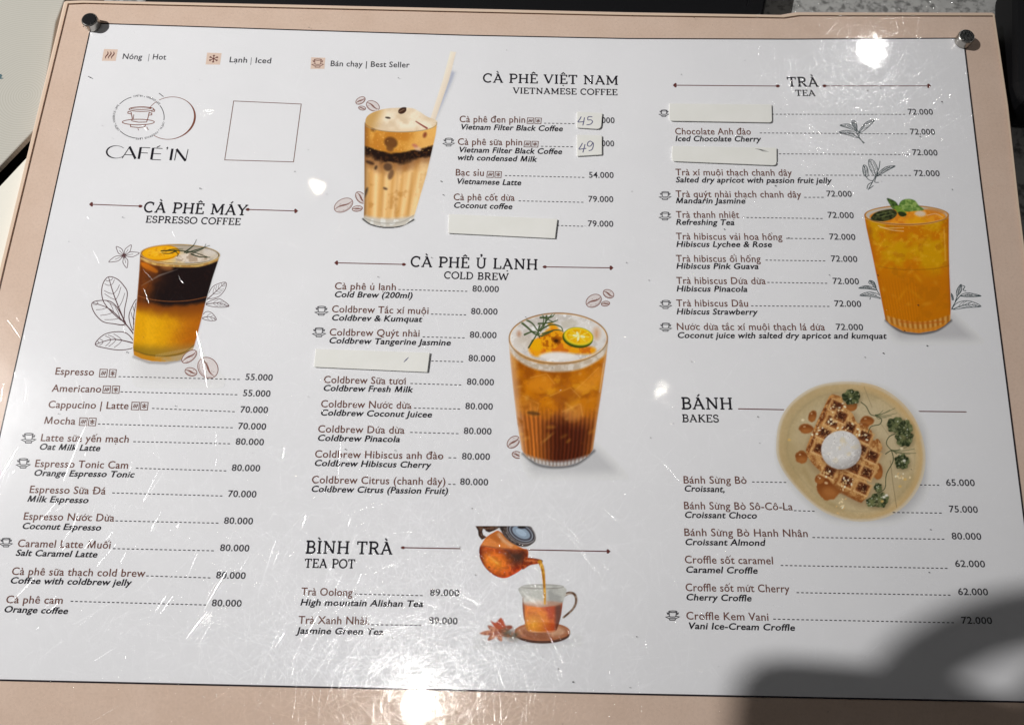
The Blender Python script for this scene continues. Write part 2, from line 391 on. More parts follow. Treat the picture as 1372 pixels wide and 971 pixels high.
# ------------------------------------------------------------------ the slab-serif face of the headings: strokes with serifs, unit capital height
def arc(cx, cy, rx, ry, a0, a1, n=14): return [(cx + rx * math.cos(math.radians(a0 + (a1 - a0) * k / n)), cy + ry * math.sin(math.radians(a0 + (a1 - a0) * k / n))) for k in range(n + 1)]
T, t_, SR = 0.105, 0.075, 0.07
def ser(x, y, a=0.13, b=0.13): return ([(x - a, y), (x + b, y)], SR)
lo_, hi_ = SR / 2, 1 - SR / 2
SL = {
 'A': (0.92, [([(0.13, 0.03), (0.45, 0.97)], t_), ([(0.43, 0.98), (0.79, 0.03)], T), ([(0.24, 0.33), (0.68, 0.33)], t_), ser(0.12, lo_, .11, .13), ser(0.80, lo_, .13, .11), ser(0.42, hi_, .13, .06)]),
 'B': (0.80, [([(0.20, 0), (0.20, 1)], T), ([(0.05, hi_), (0.42, hi_)] + arc(0.42, 0.74, 0.22, 0.225, 90, -90) + [(0.2, 0.515)], t_ + .01), ([(0.2, 0.515), (0.45, 0.515)] + arc(0.45, 0.275, 0.25, 0.24, 90, -90) + [(0.05, lo_)], t_ + .015)]),
 'C': (0.86, [(arc(0.46, 0.5, 0.385, 0.465, 52, 312, 22), T - .01), ([(0.725, 0.68), (0.725, 0.97)], SR)]),
 'D': (0.92, [([(0.20, 0), (0.20, 1)], T), ([(0.05, hi_), (0.42, hi_)] + arc(0.42, 0.5, 0.40, 0.465, 90, -90, 18) + [(0.05, lo_)], T - .02)]),
 'E': (0.76, [([(0.20, 0), (0.20, 1)], T), ([(0.05, hi_), (0.66, hi_), (0.66, 0.76)], SR), ([(0.2, 0.52), (0.52, 0.52)], SR), ([(0.52, 0.41), (0.52, 0.63)], SR * .8), ([(0.05, lo_), (0.69, lo_), (0.69, 0.26)], SR)]),
 'F': (0.72, [([(0.20, 0), (0.20, 1)], T), ([(0.05, hi_), (0.65, hi_), (0.65, 0.76)], SR), ([(0.2, 0.5), (0.52, 0.5)], SR), ([(0.52, 0.39), (0.52, 0.61)], SR * .8), ser(0.20, lo_, .15, .16)]),
 'H': (0.98, [([(0.20, 0), (0.20, 1)], T), ([(0.78, 0), (0.78, 1)], T), ([(0.2, 0.51), (0.78, 0.51)], t_)] + [ser(x, y, .15, .15) for x in (.2, .78) for y in (lo_, hi_)]),
 'I': (0.42, [([(0.21, 0), (0.21, 1)], T), ser(.21, lo_, .15, .15), ser(.21, hi_, .15, .15)]),
 'K': (0.88, [([(0.20, 0), (0.20, 1)], T), ([(0.24, 0.42), (0.70, 0.97)], t_), ([(0.36, 0.55), (0.76, 0.03)], T), ser(.2, lo_, .15, .14), ser(.2, hi_, .15, .14), ser(.72, hi_, .13, .10), ser(.77, lo_, .12, .11)]),
 'L': (0.74, [([(0.20, 0), (0.20, 1)], T), ser(.2, hi_, .15, .15), ([(0.05, lo_), (0.67, lo_), (0.67, 0.28)], SR)]),
 'M': (1.14, [([(0.20, 0), (0.20, 0.98)], t_), ([(0.94, 0), (0.94, 0.98)], T), ([(0.20, 0.97), (0.57, 0.16)], T), ([(0.57, 0.16), (0.94, 0.97)], t_), ser(.2, lo_, .14, .14), ser(.94, lo_, .15, .14), ser(.17, hi_, .12, .06), ser(.97, hi_, .06, .12)]),
 'N': (1.00, [([(0.20, 0), (0.20, 0.98)], t_), ([(0.80, 0.02), (0.80, 1)], t_), ([(0.19, 0.97), (0.80, 0.05)], T), ser(.2, lo_, .14, .14), ser(.17, hi_, .12, .08), ser(.8, hi_, .14, .14)]),
 'O': (0.96, [(arc(0.48, 0.5, 0.41, 0.465, 0, 360, 28), T - .012)]),
 'P': (0.78, [([(0.20, 0), (0.20, 1)], T), ([(0.05, hi_), (0.45, hi_)] + arc(0.45, 0.715, 0.25, 0.25, 90, -90) + [(0.2, 0.465)], t_ + .015), ser(.2, lo_, .15, .17)]),
 'R': (0.88, [([(0.20, 0), (0.20, 1)], T), ([(0.05, hi_), (0.45, hi_)] + arc(0.45, 0.725, 0.24, 0.24, 90, -90) + [(0.2, 0.485)], t_ + .015), ser(.2, lo_, .15, .14), ([(0.45, 0.48), (0.72, 0.03)], T), ser(.78, lo_, .10, .09)]),
 'S': (0.70, [(arc(0.35, 0.735, 0.235, 0.235, 35, 250, 14) + arc(0.36, 0.27, 0.255, 0.24, 80, -150, 14), T - .015), ([(0.565, 0.72), (0.565, 0.96)], SR), ([(0.12, 0.05), (0.12, 0.30)], SR)]),
 'T': (0.84, [([(0.42, 0), (0.42, 1)], T), ([(0.085, 0.74), (0.085, hi_), (0.755, hi_), (0.755, 0.74)], SR), ser(.42, lo_, .17, .17)]),
 'U': (0.94, [([(0.20, hi_), (0.20, 0.36)] + arc(0.47, 0.34, 0.27, 0.30, 180, 360) + [(0.74, hi_)], T - .015), ser(.2, hi_, .14, .15), ser(.74, hi_, .15, .14)]),
 'V': (0.90, [([(0.12, 0.97), (0.46, 0.02)], T), ([(0.45, 0.02), (0.78, 0.97)], t_), ser(.12, hi_, .12, .14), ser(.79, hi_, .13, .11)]),
 'W': (1.30, [([(0.12, 0.97), (0.40, 0.03)], T), ([(0.39, 0.03), (0.66, 0.95)], t_), ([(0.64, 0.95), (0.92, 0.03)], T), ([(0.91, 0.03), (1.18, 0.97)], t_), ser(.12, hi_, .12, .14), ser(1.19, hi_, .13, .11)]),
 'Y': (0.86, [([(0.10, 0.97), (0.43, 0.47)], T), ([(0.43, 0.46), (0.76, 0.97)], t_), ([(0.43, 0), (0.43, 0.48)], T), ser(.11, hi_, .11, .14), ser(.76, hi_, .13, .10), ser(.43, lo_, .16, .16)]),
 ' ': (0.42, []),
}
ACC = {'À': ('A', '`'), 'Á': ('A', '/'), 'Ê': ('E', '^'), 'Ệ': ('E', '^.'), 'Ủ': ('U', '?'), 'Ạ': ('A', '.'), 'Ì': ('I', '`')}
def slabtext(ink, s, x0, y0, x1, y1, hpx, m, bold=1.0):
    o, ex, ey, ln, hh = frame_of(x0, y0, x1, y1, hpx); pen = 0; items = []
    for ch in s:
        b, a = ACC.get(ch, (ch, '')); items.append((b, a, pen)); pen += SL[b][0] + 0.03
    lo = 0.05; hi = pen - 0.03 - 0.05; kx = ln / (hi - lo)
    def tf(x, y): q = o + ex * ((x - lo) * kx) + ey * (y * hh); return (q.x, q.y)
    for b, a, p in items:
        for pts, w in SL[b][1]:
            horiz = abs(pts[0][1] - pts[-1][1]) < 0.02 and len(pts) == 2
            ink.stroke([tf(x + p, y) for x, y in pts], w * (hh if horiz else (kx * .5 + hh * .5)) * bold, m)
        cx = p + SL[b][0] / 2 - 0.02
        ac = []
        if '^' in a: ac.append([(cx - .16, 1.09), (cx, 1.24), (cx + .16, 1.09)])
        if '`' in a: ac.append([(cx - .12, 1.28), (cx + .04, 1.10)])
        if '/' in a: ac.append([(cx + .12, 1.28), (cx - .04, 1.10)])
        if '?' in a: ac.append([(cx - .08, 1.30), (cx + .04, 1.31), (cx + .06, 1.22), (cx, 1.17), (cx, 1.08)])
        for q in ac: ink.stroke([tf(x, y) for x, y in q], 0.075 * hh * bold, m)
        if '.' in a: ink.stroke([tf(cx - .06, -.18), tf(cx + .06, -.18)], 0.11 * hh, m)

def heading(title, sub, label):
    ik = Ink(); slabtext(ik, *title, M['black'], 1.62); slabtext(ik, *sub, M['black'], 1.75); sheet_ink(ik, 'heading', label)
heading(("CÀ PHÊ MÁY", 192.5, 284.4, 330, 288.7, 14), ("ESPRESSO COFFEE", 195, 298.3, 321.5, 301.6, 9), 'espresso coffee heading in slab letters')
heading(("CÀ PHÊ VIỆT NAM", 647.5, 110.7, 828, 114, 12), ("VIETNAMESE COFFEE", 687.5, 125.6, 827, 127.9, 8), 'Vietnamese coffee heading in slab letters')
heading(("CÀ PHÊ Ủ LẠNH", 550.5, 357.3, 720, 361.5, 14), ("COLD BREW", 595.3, 373.2, 681, 375.7, 9.4), 'cold brew heading in slab letters')
heading(("BÌNH TRÀ", 409.5, 740.8, 525, 742.5, 16.8), ("TEA POT", 408, 760, 475, 761, 12), 'tea pot heading in slab letters')
heading(("TRÀ", 1055.5, 116.2, 1096.5, 116.4, 12.6), ("TEA", 1066.3, 128.8, 1092.4, 129, 8), 'tea heading in slab letters')
heading(("BÁNH", 913.5, 547.9, 981.5, 548.4, 15.6), ("BAKES", 914.4, 565.1, 963, 565.6, 10), 'bakes heading in slab letters')

def heart(ink, x, y, s, ang, m):
    pts = []
    for k in range(20):
        t = 2 * math.pi * k / 20; hx = 16 * math.sin(t) ** 3; hy = 13 * math.cos(t) - 5 * math.cos(2 * t) - 2 * math.cos(3 * t) - math.cos(4 * t)
        u, v = hx / 16 * s, -hy / 16 * s; pts.append((x + u * math.cos(ang) - v * math.sin(ang), y + u * math.sin(ang) + v * math.cos(ang)))
    ink.poly(PP(pts), m)
def divider(x0, y0, x1, y1, hs, ds):
    """thin rule; hs = where the heart sits (0 start, 1 end, None), ds = where the bud sits"""
    ik = Ink(); n = 10
    ik.stroke(PP([(x0 + (x1 - x0) * k / n, y0 + (y1 - y0) * k / n) for k in range(n + 1)]), 1.35 * PXM, M['wine'])
    for side in (0, 1):
        x, y = ((x0, y0), (x1, y1))[side]
        if hs == side: heart(ik, x, y, 3.1, math.pi / 2 if side == 0 else -math.pi / 2, M['wine'])
        if ds == side: ik.poly(PP([(x - 3.4, y), (x - 1.2, y - 1.9), (x + 1.2, y - 1.9), (x + 3.4, y), (x + 1.2, y + 1.9), (x - 1.2, y + 1.9)]), M['wine'])
    sheet_ink(ik, 'divider_rule')
for d in [(122.3, 273.9, 188, 276.4, 0, 1), (332, 280.8, 396.5, 282.8, 1, 0), (450.8, 352.2, 541, 354.3, 0, 1), (730, 357.6, 819, 358.9, 1, 0),
          (904.4, 114.5, 1042, 115.6, 0, 1), (1104.8, 115.4, 1244.6, 115.4, 1, 0), (540, 733.3, 616.9, 734.6, None, 0), (706, 736.1, 815, 738.3, 1, None),
          (988.9, 547.5, 1056, 548.8, None, None), (1215, 550.7, 1295, 551.6, None, None)]: divider(*d)

# ------------------------------------------------------------------ small signs: cups, steam, snow
def cup(ink, cx, cy, w, m, z=1.0):
    k = w / 18.0; f = lambda pts: PP([(cx + x * k, cy + y * k * z) for x, y in pts]); lw = max(0.95, 1.05 * k) * PXM
    ink.stroke(f(ell(0.4, -5.0, 5.6, 1.1)), lw, m, True)
    ink.stroke(f([(-4.6, -4.4), (-4.2, 1.2), (-3.0, 2.4), (3.4, 2.4), (4.6, 1.2), (5.2, -4.4)]), lw, m)
    ink.stroke(f([(-4.8, -3.0), (-7.2, -3.4), (-6.6, -1.6), (-4.6, -1.6)]), lw, m); ink.stroke(f([(5.2, -2.8), (7.8, -3.2), (7.2, -1.4), (5.0, -1.2)]), lw, m)
    ink.stroke(f([(-4.2, 1.6), (-9.0, 2.6), (-5.0, 4.6), (4.6, 4.6), (9.2, 2.2), (4.8, 1.4)]), lw, m)
    ink.stroke(f([(-4.2, 5.2), (-3.6, 6.8), (3.4, 6.8), (4.0, 5.2)]), lw, m)
def steam(ink, q, m, lw):
    for u in (0.28, 0.5, 0.72):
        ink.stroke(PP([q(u + 0.07 * math.sin(5.5 * v), 0.2 + 0.6 * v) for v in np.linspace(0, 1, 9)]), [lw * (0.35 + 0.65 * math.sin(math.pi * (v + .02) / 1.04)) for v in np.linspace(0, 1, 9)], m)
def snow(ink, q, m, lw):
    for k in range(6):
        a = math.pi / 6 + k * math.pi / 3; c, s = math.cos(a), math.sin(a)
        ink.stroke(PP([q(.5, .5), q(.5 + .34 * c, .5 + .34 * s)]), lw, m)
        for d in (-0.6, 0.6):
            ink.stroke(PP([q(.5 + .19 * c, .5 + .19 * s), q(.5 + .19 * c + .13 * math.cos(a + d), .5 + .19 * s + .13 * math.sin(a + d))]), lw * .8, m)
def quad(c): return lambda u, v: (c[0][0] * (1 - u) * (1 - v) + c[1][0] * u * (1 - v) + c[2][0] * u * v + c[3][0] * (1 - u) * v, c[0][1] * (1 - u) * (1 - v) + c[1][1] * u * (1 - v) + c[2][1] * u * v + c[3][1] * (1 - u) * v)
def small_icon(ink, x0, y0, x1, y1, kind):
    k = 0.06 * (y1 - y0); y0 -= 0.5; y1 += 0.4; c = [(x0 + k, y0), (x1 + k, y0 + .3), (x1 - k, y1 + .3), (x0 - k, y1)]; q = quad(c)
    ink.stroke(PP(c), 0.95 * PXM, M['brown'], True)
    (steam if kind == 'h' else snow)(ink, q, M['brown'], 1.25 * PXM if kind == 'h' else 0.9 * PXM)

for c, kind, words, lab in [
    ([(139.4, 66), (157.9, 66.6), (155, 82), (136.5, 81.7)], 'h', [("Nóng", 164, 79.3, 190, 80), ("|", 198.6, 80, 199.3, 80), ("Hot", 204.4, 79.9, 222.2, 80.3)], 'hot sign with steam on a tan square'),
    ([(277.5, 70.9), (297, 71.5), (294.7, 87), (275.5, 86.7)], 'c', [("Lạnh", 307.3, 83.7, 330.8, 84.3), ("|", 335.8, 84.8, 336.5, 84.8), ("Iced", 342.1, 84.7, 363, 85.2)], 'iced sign with snowflake on a tan square'),
    ([(417, 77.1), (436, 77.8), (434.6, 92.6), (416, 92.6)], 'b', [("Bán chạy | Best Seller", 442.8, 88.9, 548.7, 90.8)], 'best seller sign with cup on a tan square')]:
    ik = Ink(); ik.poly(PP(c), M['icon_tan']); q = quad(c)
    if kind == 'h': steam(ik, q, M['wine'], 1.9 * PXM)
    elif kind == 'c': snow(ik, q, M['wine'], 1.2 * PXM)
    else: cup(ik, 425.6, 84.6, 15.5, M['wine'])
    for w in words: text(ik, *w, 7.4, M['grey'], 'b')
    sheet_ink(ik, 'legend_entry', lab)

# ------------------------------------------------------------------ logo and the empty code frame
z = zf(120, 110, 4.573); ik = Ink(0.00001)
def st(pts, w, m, closed=False, sm=0): ik.stroke(PP([z(q) for q in (smooth(pts, sm, closed) if sm else pts)]), [x * PXM for x in w] if isinstance(w, list) else w * 1.25 * PXM, m, closed)
for a0, a1 in ((-110 + 6, -50), (-112 - 28, -116), (-15, 15), (100, 140)): pass
CC = (304, 216.5)
def cpt(deg, r=1.0): 
    a = math.radians(deg); return (CC[0] + 153 * r * math.cos(a) - 8 * r * math.sin(a) * 0, CC[1] + 129 * r * math.sin(a))
for a0, a1 in ((-142, -108), (-34, 8), (98, 140), (12, 13)): st([cpt(a0 + (a1 - a0) * k / 10) for k in range(11)], 0.8, M['black'])
ring_words = [("CAFÉ'IN", -104, -82), ("WONDEROUS LIFE", -74, -36), ("CAFÉ'IN", 14, 34), ("WONDEROUS LIFE", 42, 98), ("CAFÉ'IN", 142, 160), ("WONDEROUS LIFE", 166, 216)]
for s_, a0, a1 in ring_words:
    n = len(s_)
    for k, ch in enumerate(s_):
        if ch == ' ': continue
        b0 = a0 + (a1 - a0) * k / n; b1 = a0 + (a1 - a0) * (k + 0.86) / n; up = True
        x0, y0 = z(cpt(b0, .975)); x1, y1 = z(cpt(b1, .975))
        G = FONT['b']; vs, fs, adv = G[ch]; A, B = P(x0, y0), P(x1, y1); e = Vector((B.x - A.x, B.y - A.y)); ey = Vector((-e.y, e.x)).normalized() * 3.0 * PXM / G['cap']
        xs = [v[0] for v in vs]; l0, l1 = min(xs), max(max(xs), min(xs) + .2)
        ik.raw([(A.x + e.x * (vx - l0) / (l1 - l0) + ey.x * vy, A.y + e.y * (vx - l0) / (l1 - l0) + ey.y * vy) for vx, vy in vs], fs, M['black'])
for a in (-78, 38, 163): st([cpt(a - .7, .99), cpt(a + .7, .99)], 1.2, M['black'])
# the cup ring, thick on its right
def rpt(deg): a = math.radians(deg); return (494 + 151 * math.cos(a) + 14 * math.sin(-a) , 222 + 130 * math.sin(a) )
def ring(a0, a1):
    n = 40; angs = [a0 + (a1 - a0) * k / n for k in range(n + 1)]
    st([rpt(a) for a in angs], [0.9 + 2.1 * max(0, math.cos(math.radians(a - 12))) ** 3 for a in angs], M['logo_brown'])
ring(-152, -128); ring(-122, 126); ring(146, 156)
st([(425, 69), (437, 78), (453, 91)], 0.8, M['black'])
lw = 0.95
st(ell(318, 167, 76, 14), lw, M['logo_brown'], True); st(ell(314, 162, 62, 7), lw, M['logo_brown'], True)
st([(254, 183), (262, 222), (258, 240)], lw, M['logo_brown']); st([(366, 184), (358, 220), (349, 246)], lw, M['logo_brown'])
st([(262, 240), (300, 247), (349, 246)], lw, M['logo_brown']); st([(252, 182), (237, 181), (234, 192), (255, 197)], lw, M['logo_brown'])
st([(362, 190), (381, 191), (381, 202), (360, 205)], lw, M['logo_brown']); st([(388, 170), (399, 172), (397, 181), (378, 180)], lw, M['logo_brown'])
st([(271, 200), (268, 232)], 0.8, M['logo_brown']); st(arc(299, 246, 98, 17, -160, 160, 26), lw, M['logo_brown']); st(ell(299, 246, 98, 17, 0, 20, 200), lw, M['logo_brown'])
st([(250, 262), (252, 275), (300, 280), (338, 276), (343, 263)], lw, M['logo_brown']); st([(296, 285), (301, 297)], .7, M['logo_brown'])
# word
K = M['black']
st(arc(163, 429, 58, 38, -38, -322, 24), [0.8 + 1.6 * max(0, math.cos(math.radians(a + 180))) for a in np.linspace(-38, -322, 25)], K)
st([(199, 468), (247, 396)], 1.0, K); st([(245, 396), (281, 471)], 2.6, K); st([(215, 445), (264, 448)], .9, K)
st([(314, 400), (301, 472)], 2.7, K); st([(314, 401), (372, 404)], .9, K); st([(309, 433), (357, 436)], .9, K)
st([(390, 404), (378, 476)], 2.7, K); st([(390, 405), (447, 408)], .9, K); st([(385, 438), (438, 441)], .9, K); st([(378, 475), (437, 478)], .9, K); st([(412, 401), (433, 391)], 1.1, K)
st([(474, 400), (478, 405), (474, 416)], [2.2, 2.0, .6], K); st([(508, 409), (496, 480)], 2.7, K)
st([(535, 410), (521, 481)], 1.0, K); st([(533, 411), (588, 484)], 2.7, K); st([(604, 412), (588, 484)], 1.0, K)
sheet_ink(ik, 'logo', 'round cup logo above the shop name')
ik = Ink(); ik.stroke(PP([(313.1, 135.6), (403.6, 139.7), (393.3, 217.1), (301.1, 214.5)]), 1.1 * PXM, M['brown'], True)
sheet_ink(ik, 'code_frame', 'thin empty rectangle right of the logo')

# ------------------------------------------------------------------ the menu lines: cup, name, small icons, dashes, price, translation
def hcap(y): return 8.4 * (1 + 0.26 * (y - 40) / 870)
def dashes(ink, x0, y0, x1, y1):
    n = max(2, round((x1 - x0) / (5.3 * (1 + 0.2 * (y0 - 100) / 800)))); dx = (x1 - x0) / n
    for k in range(n):
        a = k / n; c = (k + 0.56) / n; b = 1.4 * math.sin(math.pi * a) * 0
        ink.stroke(PP([(x0 + (x1 - x0) * a, y0 + (y1 - y0) * a + b), (x0 + (x1 - x0) * c, y0 + (y1 - y0) * c + b)]), 1.15 * PXM, M['grey'])
def entry(cupat=None, name=None, icons=(), dots=(), price=None, eng=()):
    ik = Ink(0.00005)
    if cupat: cup(ik, cupat[0], cupat[1], cupat[2], M['grey'], 0.95)
    if name: text(ik, *name, hcap(name[2]), M['brown'], 'r', shear=0.0)
    for i, c in enumerate(icons): small_icon(ik, *c, 'hc'[i])
    for d in dots: dashes(ik, *d)
    if price: text(ik, *price, hcap(price[2]) * .88, M['grey'], 'b')
    for e in eng: text(ik, *e, hcap(e[2]) * .84, M['black'], 'h', shear=0.20)
    sheet_ink(ik, 'menu_entry')
E_ = entry
E_(None, ("Espresso", 73.8, 501.7, 125.4, 503), [(133.6, 495, 143.4, 504.4), (146.6, 495.3, 155.3, 504.7)], [(158.9, 504.4, 323.7, 508.3)], ("55.000", 328.6, 508.8, 365, 509.8))
E_(None, ("Americano", 68.9, 524.5, 135.1, 525.6), [(138.2, 517.2, 147.8, 526), (150.6, 517.4, 159.8, 526.2)], [(161.5, 524.8, 320.4, 528.7)], ("55.000", 325.3, 530.3, 362, 531.4))
E_(None, ("Cappucino | Latte", 64.3, 546.2, 171.7, 548), [(176.4, 539, 186.4, 548.2), (188.5, 539.2, 198, 548.4)], [(203.7, 546.9, 317, 551.5)], ("70.000", 321.7, 552.4, 358.7, 553.2))
E_(None, ("Mocha", 59, 567.6, 100.5, 568.6), [(106.6, 560, 116.4, 569.2), (118.8, 560.3, 128.4, 569.5)], [(131.2, 567.8, 314.4, 572.9)], ("70.000", 318.7, 574.5, 356.2, 575.5))
E_((38.2, 586.4, 19), ("Latte sữa yến mạch", 54.4, 590.7, 172, 592.6), (), [(178.6, 591.4, 310.8, 594.3)], ("80.000", 315.4, 595.3, 353.2, 596.3), [("Oat Milk Latte", 52, 602, 133.4, 604)])
E_((31, 620, 18.5), ("Espresso Tonic Cam", 46.6, 625.2, 171.2, 627.6), (), [(182.2, 627, 305.6, 630.6)], ("80.000", 310.2, 630.4, 348.2, 631.2), [("Orange Espresso Tonic", 44.7, 637, 179, 639.3)])
E_(None, ("Espresso Sữa Đá", 39.3, 660, 141, 662), (), [(150.5, 660, 300.6, 664.2)], ("70.000", 305.2, 665.2, 343.2, 666.1), [("Milk Espresso", 36.3, 671.8, 117.6, 673.7)])
E_(None, ("Espresso Nước Dừa", 31.3, 695.9, 152.6, 698.2), (), [(154.7, 697.4, 295.3, 700.5)], ("80.000", 299.8, 701.2, 338.6, 702.1), [("Coconut Espresso", 29, 708.1, 134.6, 710.4)])
E_((8, 726, 17), ("Caramel Latte Muối", 23.3, 732.2, 147.6, 734.5), (), [(151.3, 734.5, 289.2, 737.5)], ("80.000", 294.5, 737.5, 333.7, 738.4), [("Salt Caramel Latte", 20.6, 744, 129.6, 746.3)])
E_(None, ("Cà phê sữa thạch cold brew", 15.3, 769.6, 194.2, 772.4), (), [(195.8, 771, 284.6, 773.8)], ("80.000", 289.2, 774.2, 328.7, 775.1), [("Coffee with coldbrew jelly", 13, 781, 175.4, 784.1)])
E_(None, ("Cà phê cam", 7.6, 807.4, 83.5, 808.4), (), [(94.7, 805, 278.8, 810)], ("80.000", 283.4, 811.5, 323.3, 812.2), [("Orange coffee", 4.6, 819.6, 90.2, 822)])

E_(None, ("Cà phê đen phin", 615.6, 164, 703.6, 164.8), [(706.5, 158.6, 714.7, 165.3), (716.8, 158.8, 725, 165.5)], [(728.9, 165.4, 772, 166)], (".000", 803.5, 165, 823.5, 165.3), [("Vietnam Filter Black Coffee", 616, 173.6, 753.6, 176.1)])
E_((601, 190.4, 15.5), ("Cà phê sữa phin", 613.2, 194.3, 699.6, 195.1), [(702.4, 189.8, 710.6, 196.6), (712.7, 190, 720.9, 196.8)], [(724.8, 196.3, 770, 197)], (".000", 803.5, 196, 822.9, 196.4), [("Vietnam Filter Black Coffee", 613.6, 204.2, 752.6, 206.8), ("with condensed Milk", 611.9, 214.5, 719.2, 217)])
E_(None, ("Bạc sỉu", 610.5, 235.4, 648.2, 236), [(652.6, 230.3, 661.1, 237.4), (663.3, 230.5, 671.6, 237.6)], [(676.4, 235.4, 785.2, 238)], ("54.000", 789.1, 238.3, 822.2, 238.7), [("Vietnamese Latte", 610.7, 246.4, 697.8, 248.5)])
E_(None, ("Cà phê cốt dừa", 607.6, 268.4, 689.5, 269.3), (), [(694.9, 269.3, 784.1, 271.3)], ("79.000", 788.3, 270.5, 821.8, 271), [("Coconut coffee", 607.4, 278.5, 685.9, 280.4)])
E_(None, None, (), [(746.4, 302.2, 783.5, 303.4)], ("79.000", 787.6, 303.4, 821.8, 304))

E_(None, ("Cà phê ủ lạnh", 448.3, 387.6, 530.2, 389), (), [(533.7, 387.9, 628.6, 390.4)], ("80.000", 632.8, 390.6, 668.3, 391.4), [("Cold Brew (200ml)", 447.6, 398, 552, 399.5)])
E_((430.5, 416, 17.5), ("Coldbrew Tắc xí muội", 444.5, 418.4, 574, 420.8), (), [(577.5, 420.8, 626.8, 421.9)], ("80.000", 631, 420.8, 666.5, 421.6), [("Coldbrev & Kumquat", 443.8, 429.2, 565, 431.3)])
E_((427.3, 444.8, 17.5), ("Coldbrew Quýt nhài", 441.3, 449.5, 562, 451), (), [(566.3, 451.3, 625, 452.7)], ("80.000", 629.3, 452.3, 665.2, 453.1), [("Coldbrew Tangerine Jasmine", 440.3, 459.7, 603.4, 462.8)])
E_(None, None, (), [(577.8, 483.5, 623, 484.5)], ("80.000", 627.5, 483.6, 663.4, 484.5))
E_(None, ("Coldbrew Sữa tươi", 433.6, 512.9, 543.5, 515), (), [(549.8, 513.6, 620.5, 515.7)], ("80.000", 625.4, 515.2, 661.7, 516.1), [("Coldbrew Fresh Milk", 432.6, 523.4, 553, 525.5)])
E_(None, ("Coldbrew Nước dừa", 429.8, 545.4, 551.2, 547.5), (), [(554.7, 546.5, 618.8, 547.8)], ("80.000", 623.3, 547.8, 660.2, 548.7), [("Coldbrew Coconut Juicee", 429, 556.3, 578.2, 559)])
E_(None, ("Coldbrew Dứa dừa", 425.9, 579, 541.8, 580.8), (), [(549.5, 579, 617, 580.8)], ("80.000", 621.2, 581, 658.5, 581.9), [("Coldbrew Pinacola", 424.9, 590.2, 535.5, 592)])
E_(None, ("Coldbrew Hibiscus anh đào", 421.7, 612.6, 593.9, 615), (), [(600.9, 612.9, 614.2, 613.4)], ("80.000", 618.8, 615, 656.4, 615.9), [("Coldbrew Hibiscus Cherry", 420.7, 623.8, 577, 626.6)])
E_(None, ("Coldbrew Citrus (chanh dây)", 417.5, 646.9, 596.7, 649.5), (), [(600.6, 648.3, 613, 648.8)], ("80.000", 616.3, 649, 654, 650), [("Coldbrew Citrus (Passion Fruit)", 416.5, 658.5, 599.6, 661.5)])

E_((889.5, 151.8, 13), None, (), [(1034, 153.4, 1215, 153.6)], ("72.000", 1217, 153.8, 1250.4, 154))
E_(None, ("Chocolate Anh đào", 904.7, 180.4, 1006.3, 180.7), (), [(1018, 178.4, 1217.5, 179.8)], ("72.000", 1219.9, 180.4, 1253, 180.8), [("Iced Chocolate Cherry", 905, 189.4, 1019.2, 190)])
E_(None, None, (), [(1043.5, 206.4, 1219.9, 207.4)], ("72.000", 1222.8, 208, 1256.5, 208.7))
E_(None, ("Trà xí muội thạch chanh dây", 905.3, 235.2, 1061.3, 235.8), (), [(1079.3, 234.9, 1222.8, 235.3)], ("72.000", 1225.1, 235.8, 1259.4, 236.4), [("Salted dry apricot with passion fruit jelly", 905.3, 244.5, 1114, 245.7)])
E_((891, 262, 15.7), ("Trà quýt nhài thạch chanh dây", 905.5, 264.3, 1073.8, 265), (), [(1077.5, 264.6, 1106, 264.6)], ("72.000", 1107.8, 263.5, 1141.5, 263.9), [("Mandarin Jasmine", 905.5, 272.5, 998.4, 272.9)])
E_((891, 289.3, 15.7), ("Trà thanh nhiệt", 905.9, 291.9, 990.6, 292.2), (), [(994.7, 291.5, 1104.4, 293)], ("72.000", 1109.3, 291.9, 1144.2, 292.6), [("Refreshing Tea", 905.9, 301.2, 983.8, 301.7)])
E_(None, ("Trà hibiscus vải hoa hồng", 905.9, 321, 1048.4, 321.8), (), [(1053.3, 319.5, 1106.3, 320)], ("72.000", 1111.5, 321, 1146.4, 321.7), [("Hibiscus Lychee & Rose", 906.3, 330.7, 1034, 331.2)])
E_(None, ("Trà hibiscus ổi hồng", 905.9, 350.8, 1019.3, 351.2), (), [(1025.7, 348.6, 1108, 349.7)], ("72.000", 1113.7, 350.4, 1149, 351.2), [("Hibiscus Pink Guava", 906.3, 360, 1016.2, 360.5)])
E_(None, ("Trà hibiscus Dứa dừa", 906.3, 380.3, 1026, 380.8), (), [(1028, 378.4, 1110.7, 379.6)], ("72.000", 1116, 380.3, 1151.2, 381), [("Hibiscus Pinacola", 906.6, 390.4, 1001.2, 391)])
E_((891.7, 407.6, 16), ("Trà hibiscus Dâu", 906.3, 410.5, 1002.5, 410.9), (), [(1006.3, 409.8, 1113.7, 410.5)], ("72.000", 1118.2, 410.5, 1154.2, 411.3), [("Hibiscus Strawberry", 906.6, 421, 1014.6, 421.7)])
E_((891.7, 438, 16), ("Nước dừa tắc xí muội thạch lá dứa", 907, 441.9, 1105.5, 442.6), (), (), ("72.000", 1120.4, 441.9, 1156.8, 442.4), [("Coconut juice with salted dry apricot and kumquat", 907.4, 452.7, 1187.6, 453.8)])

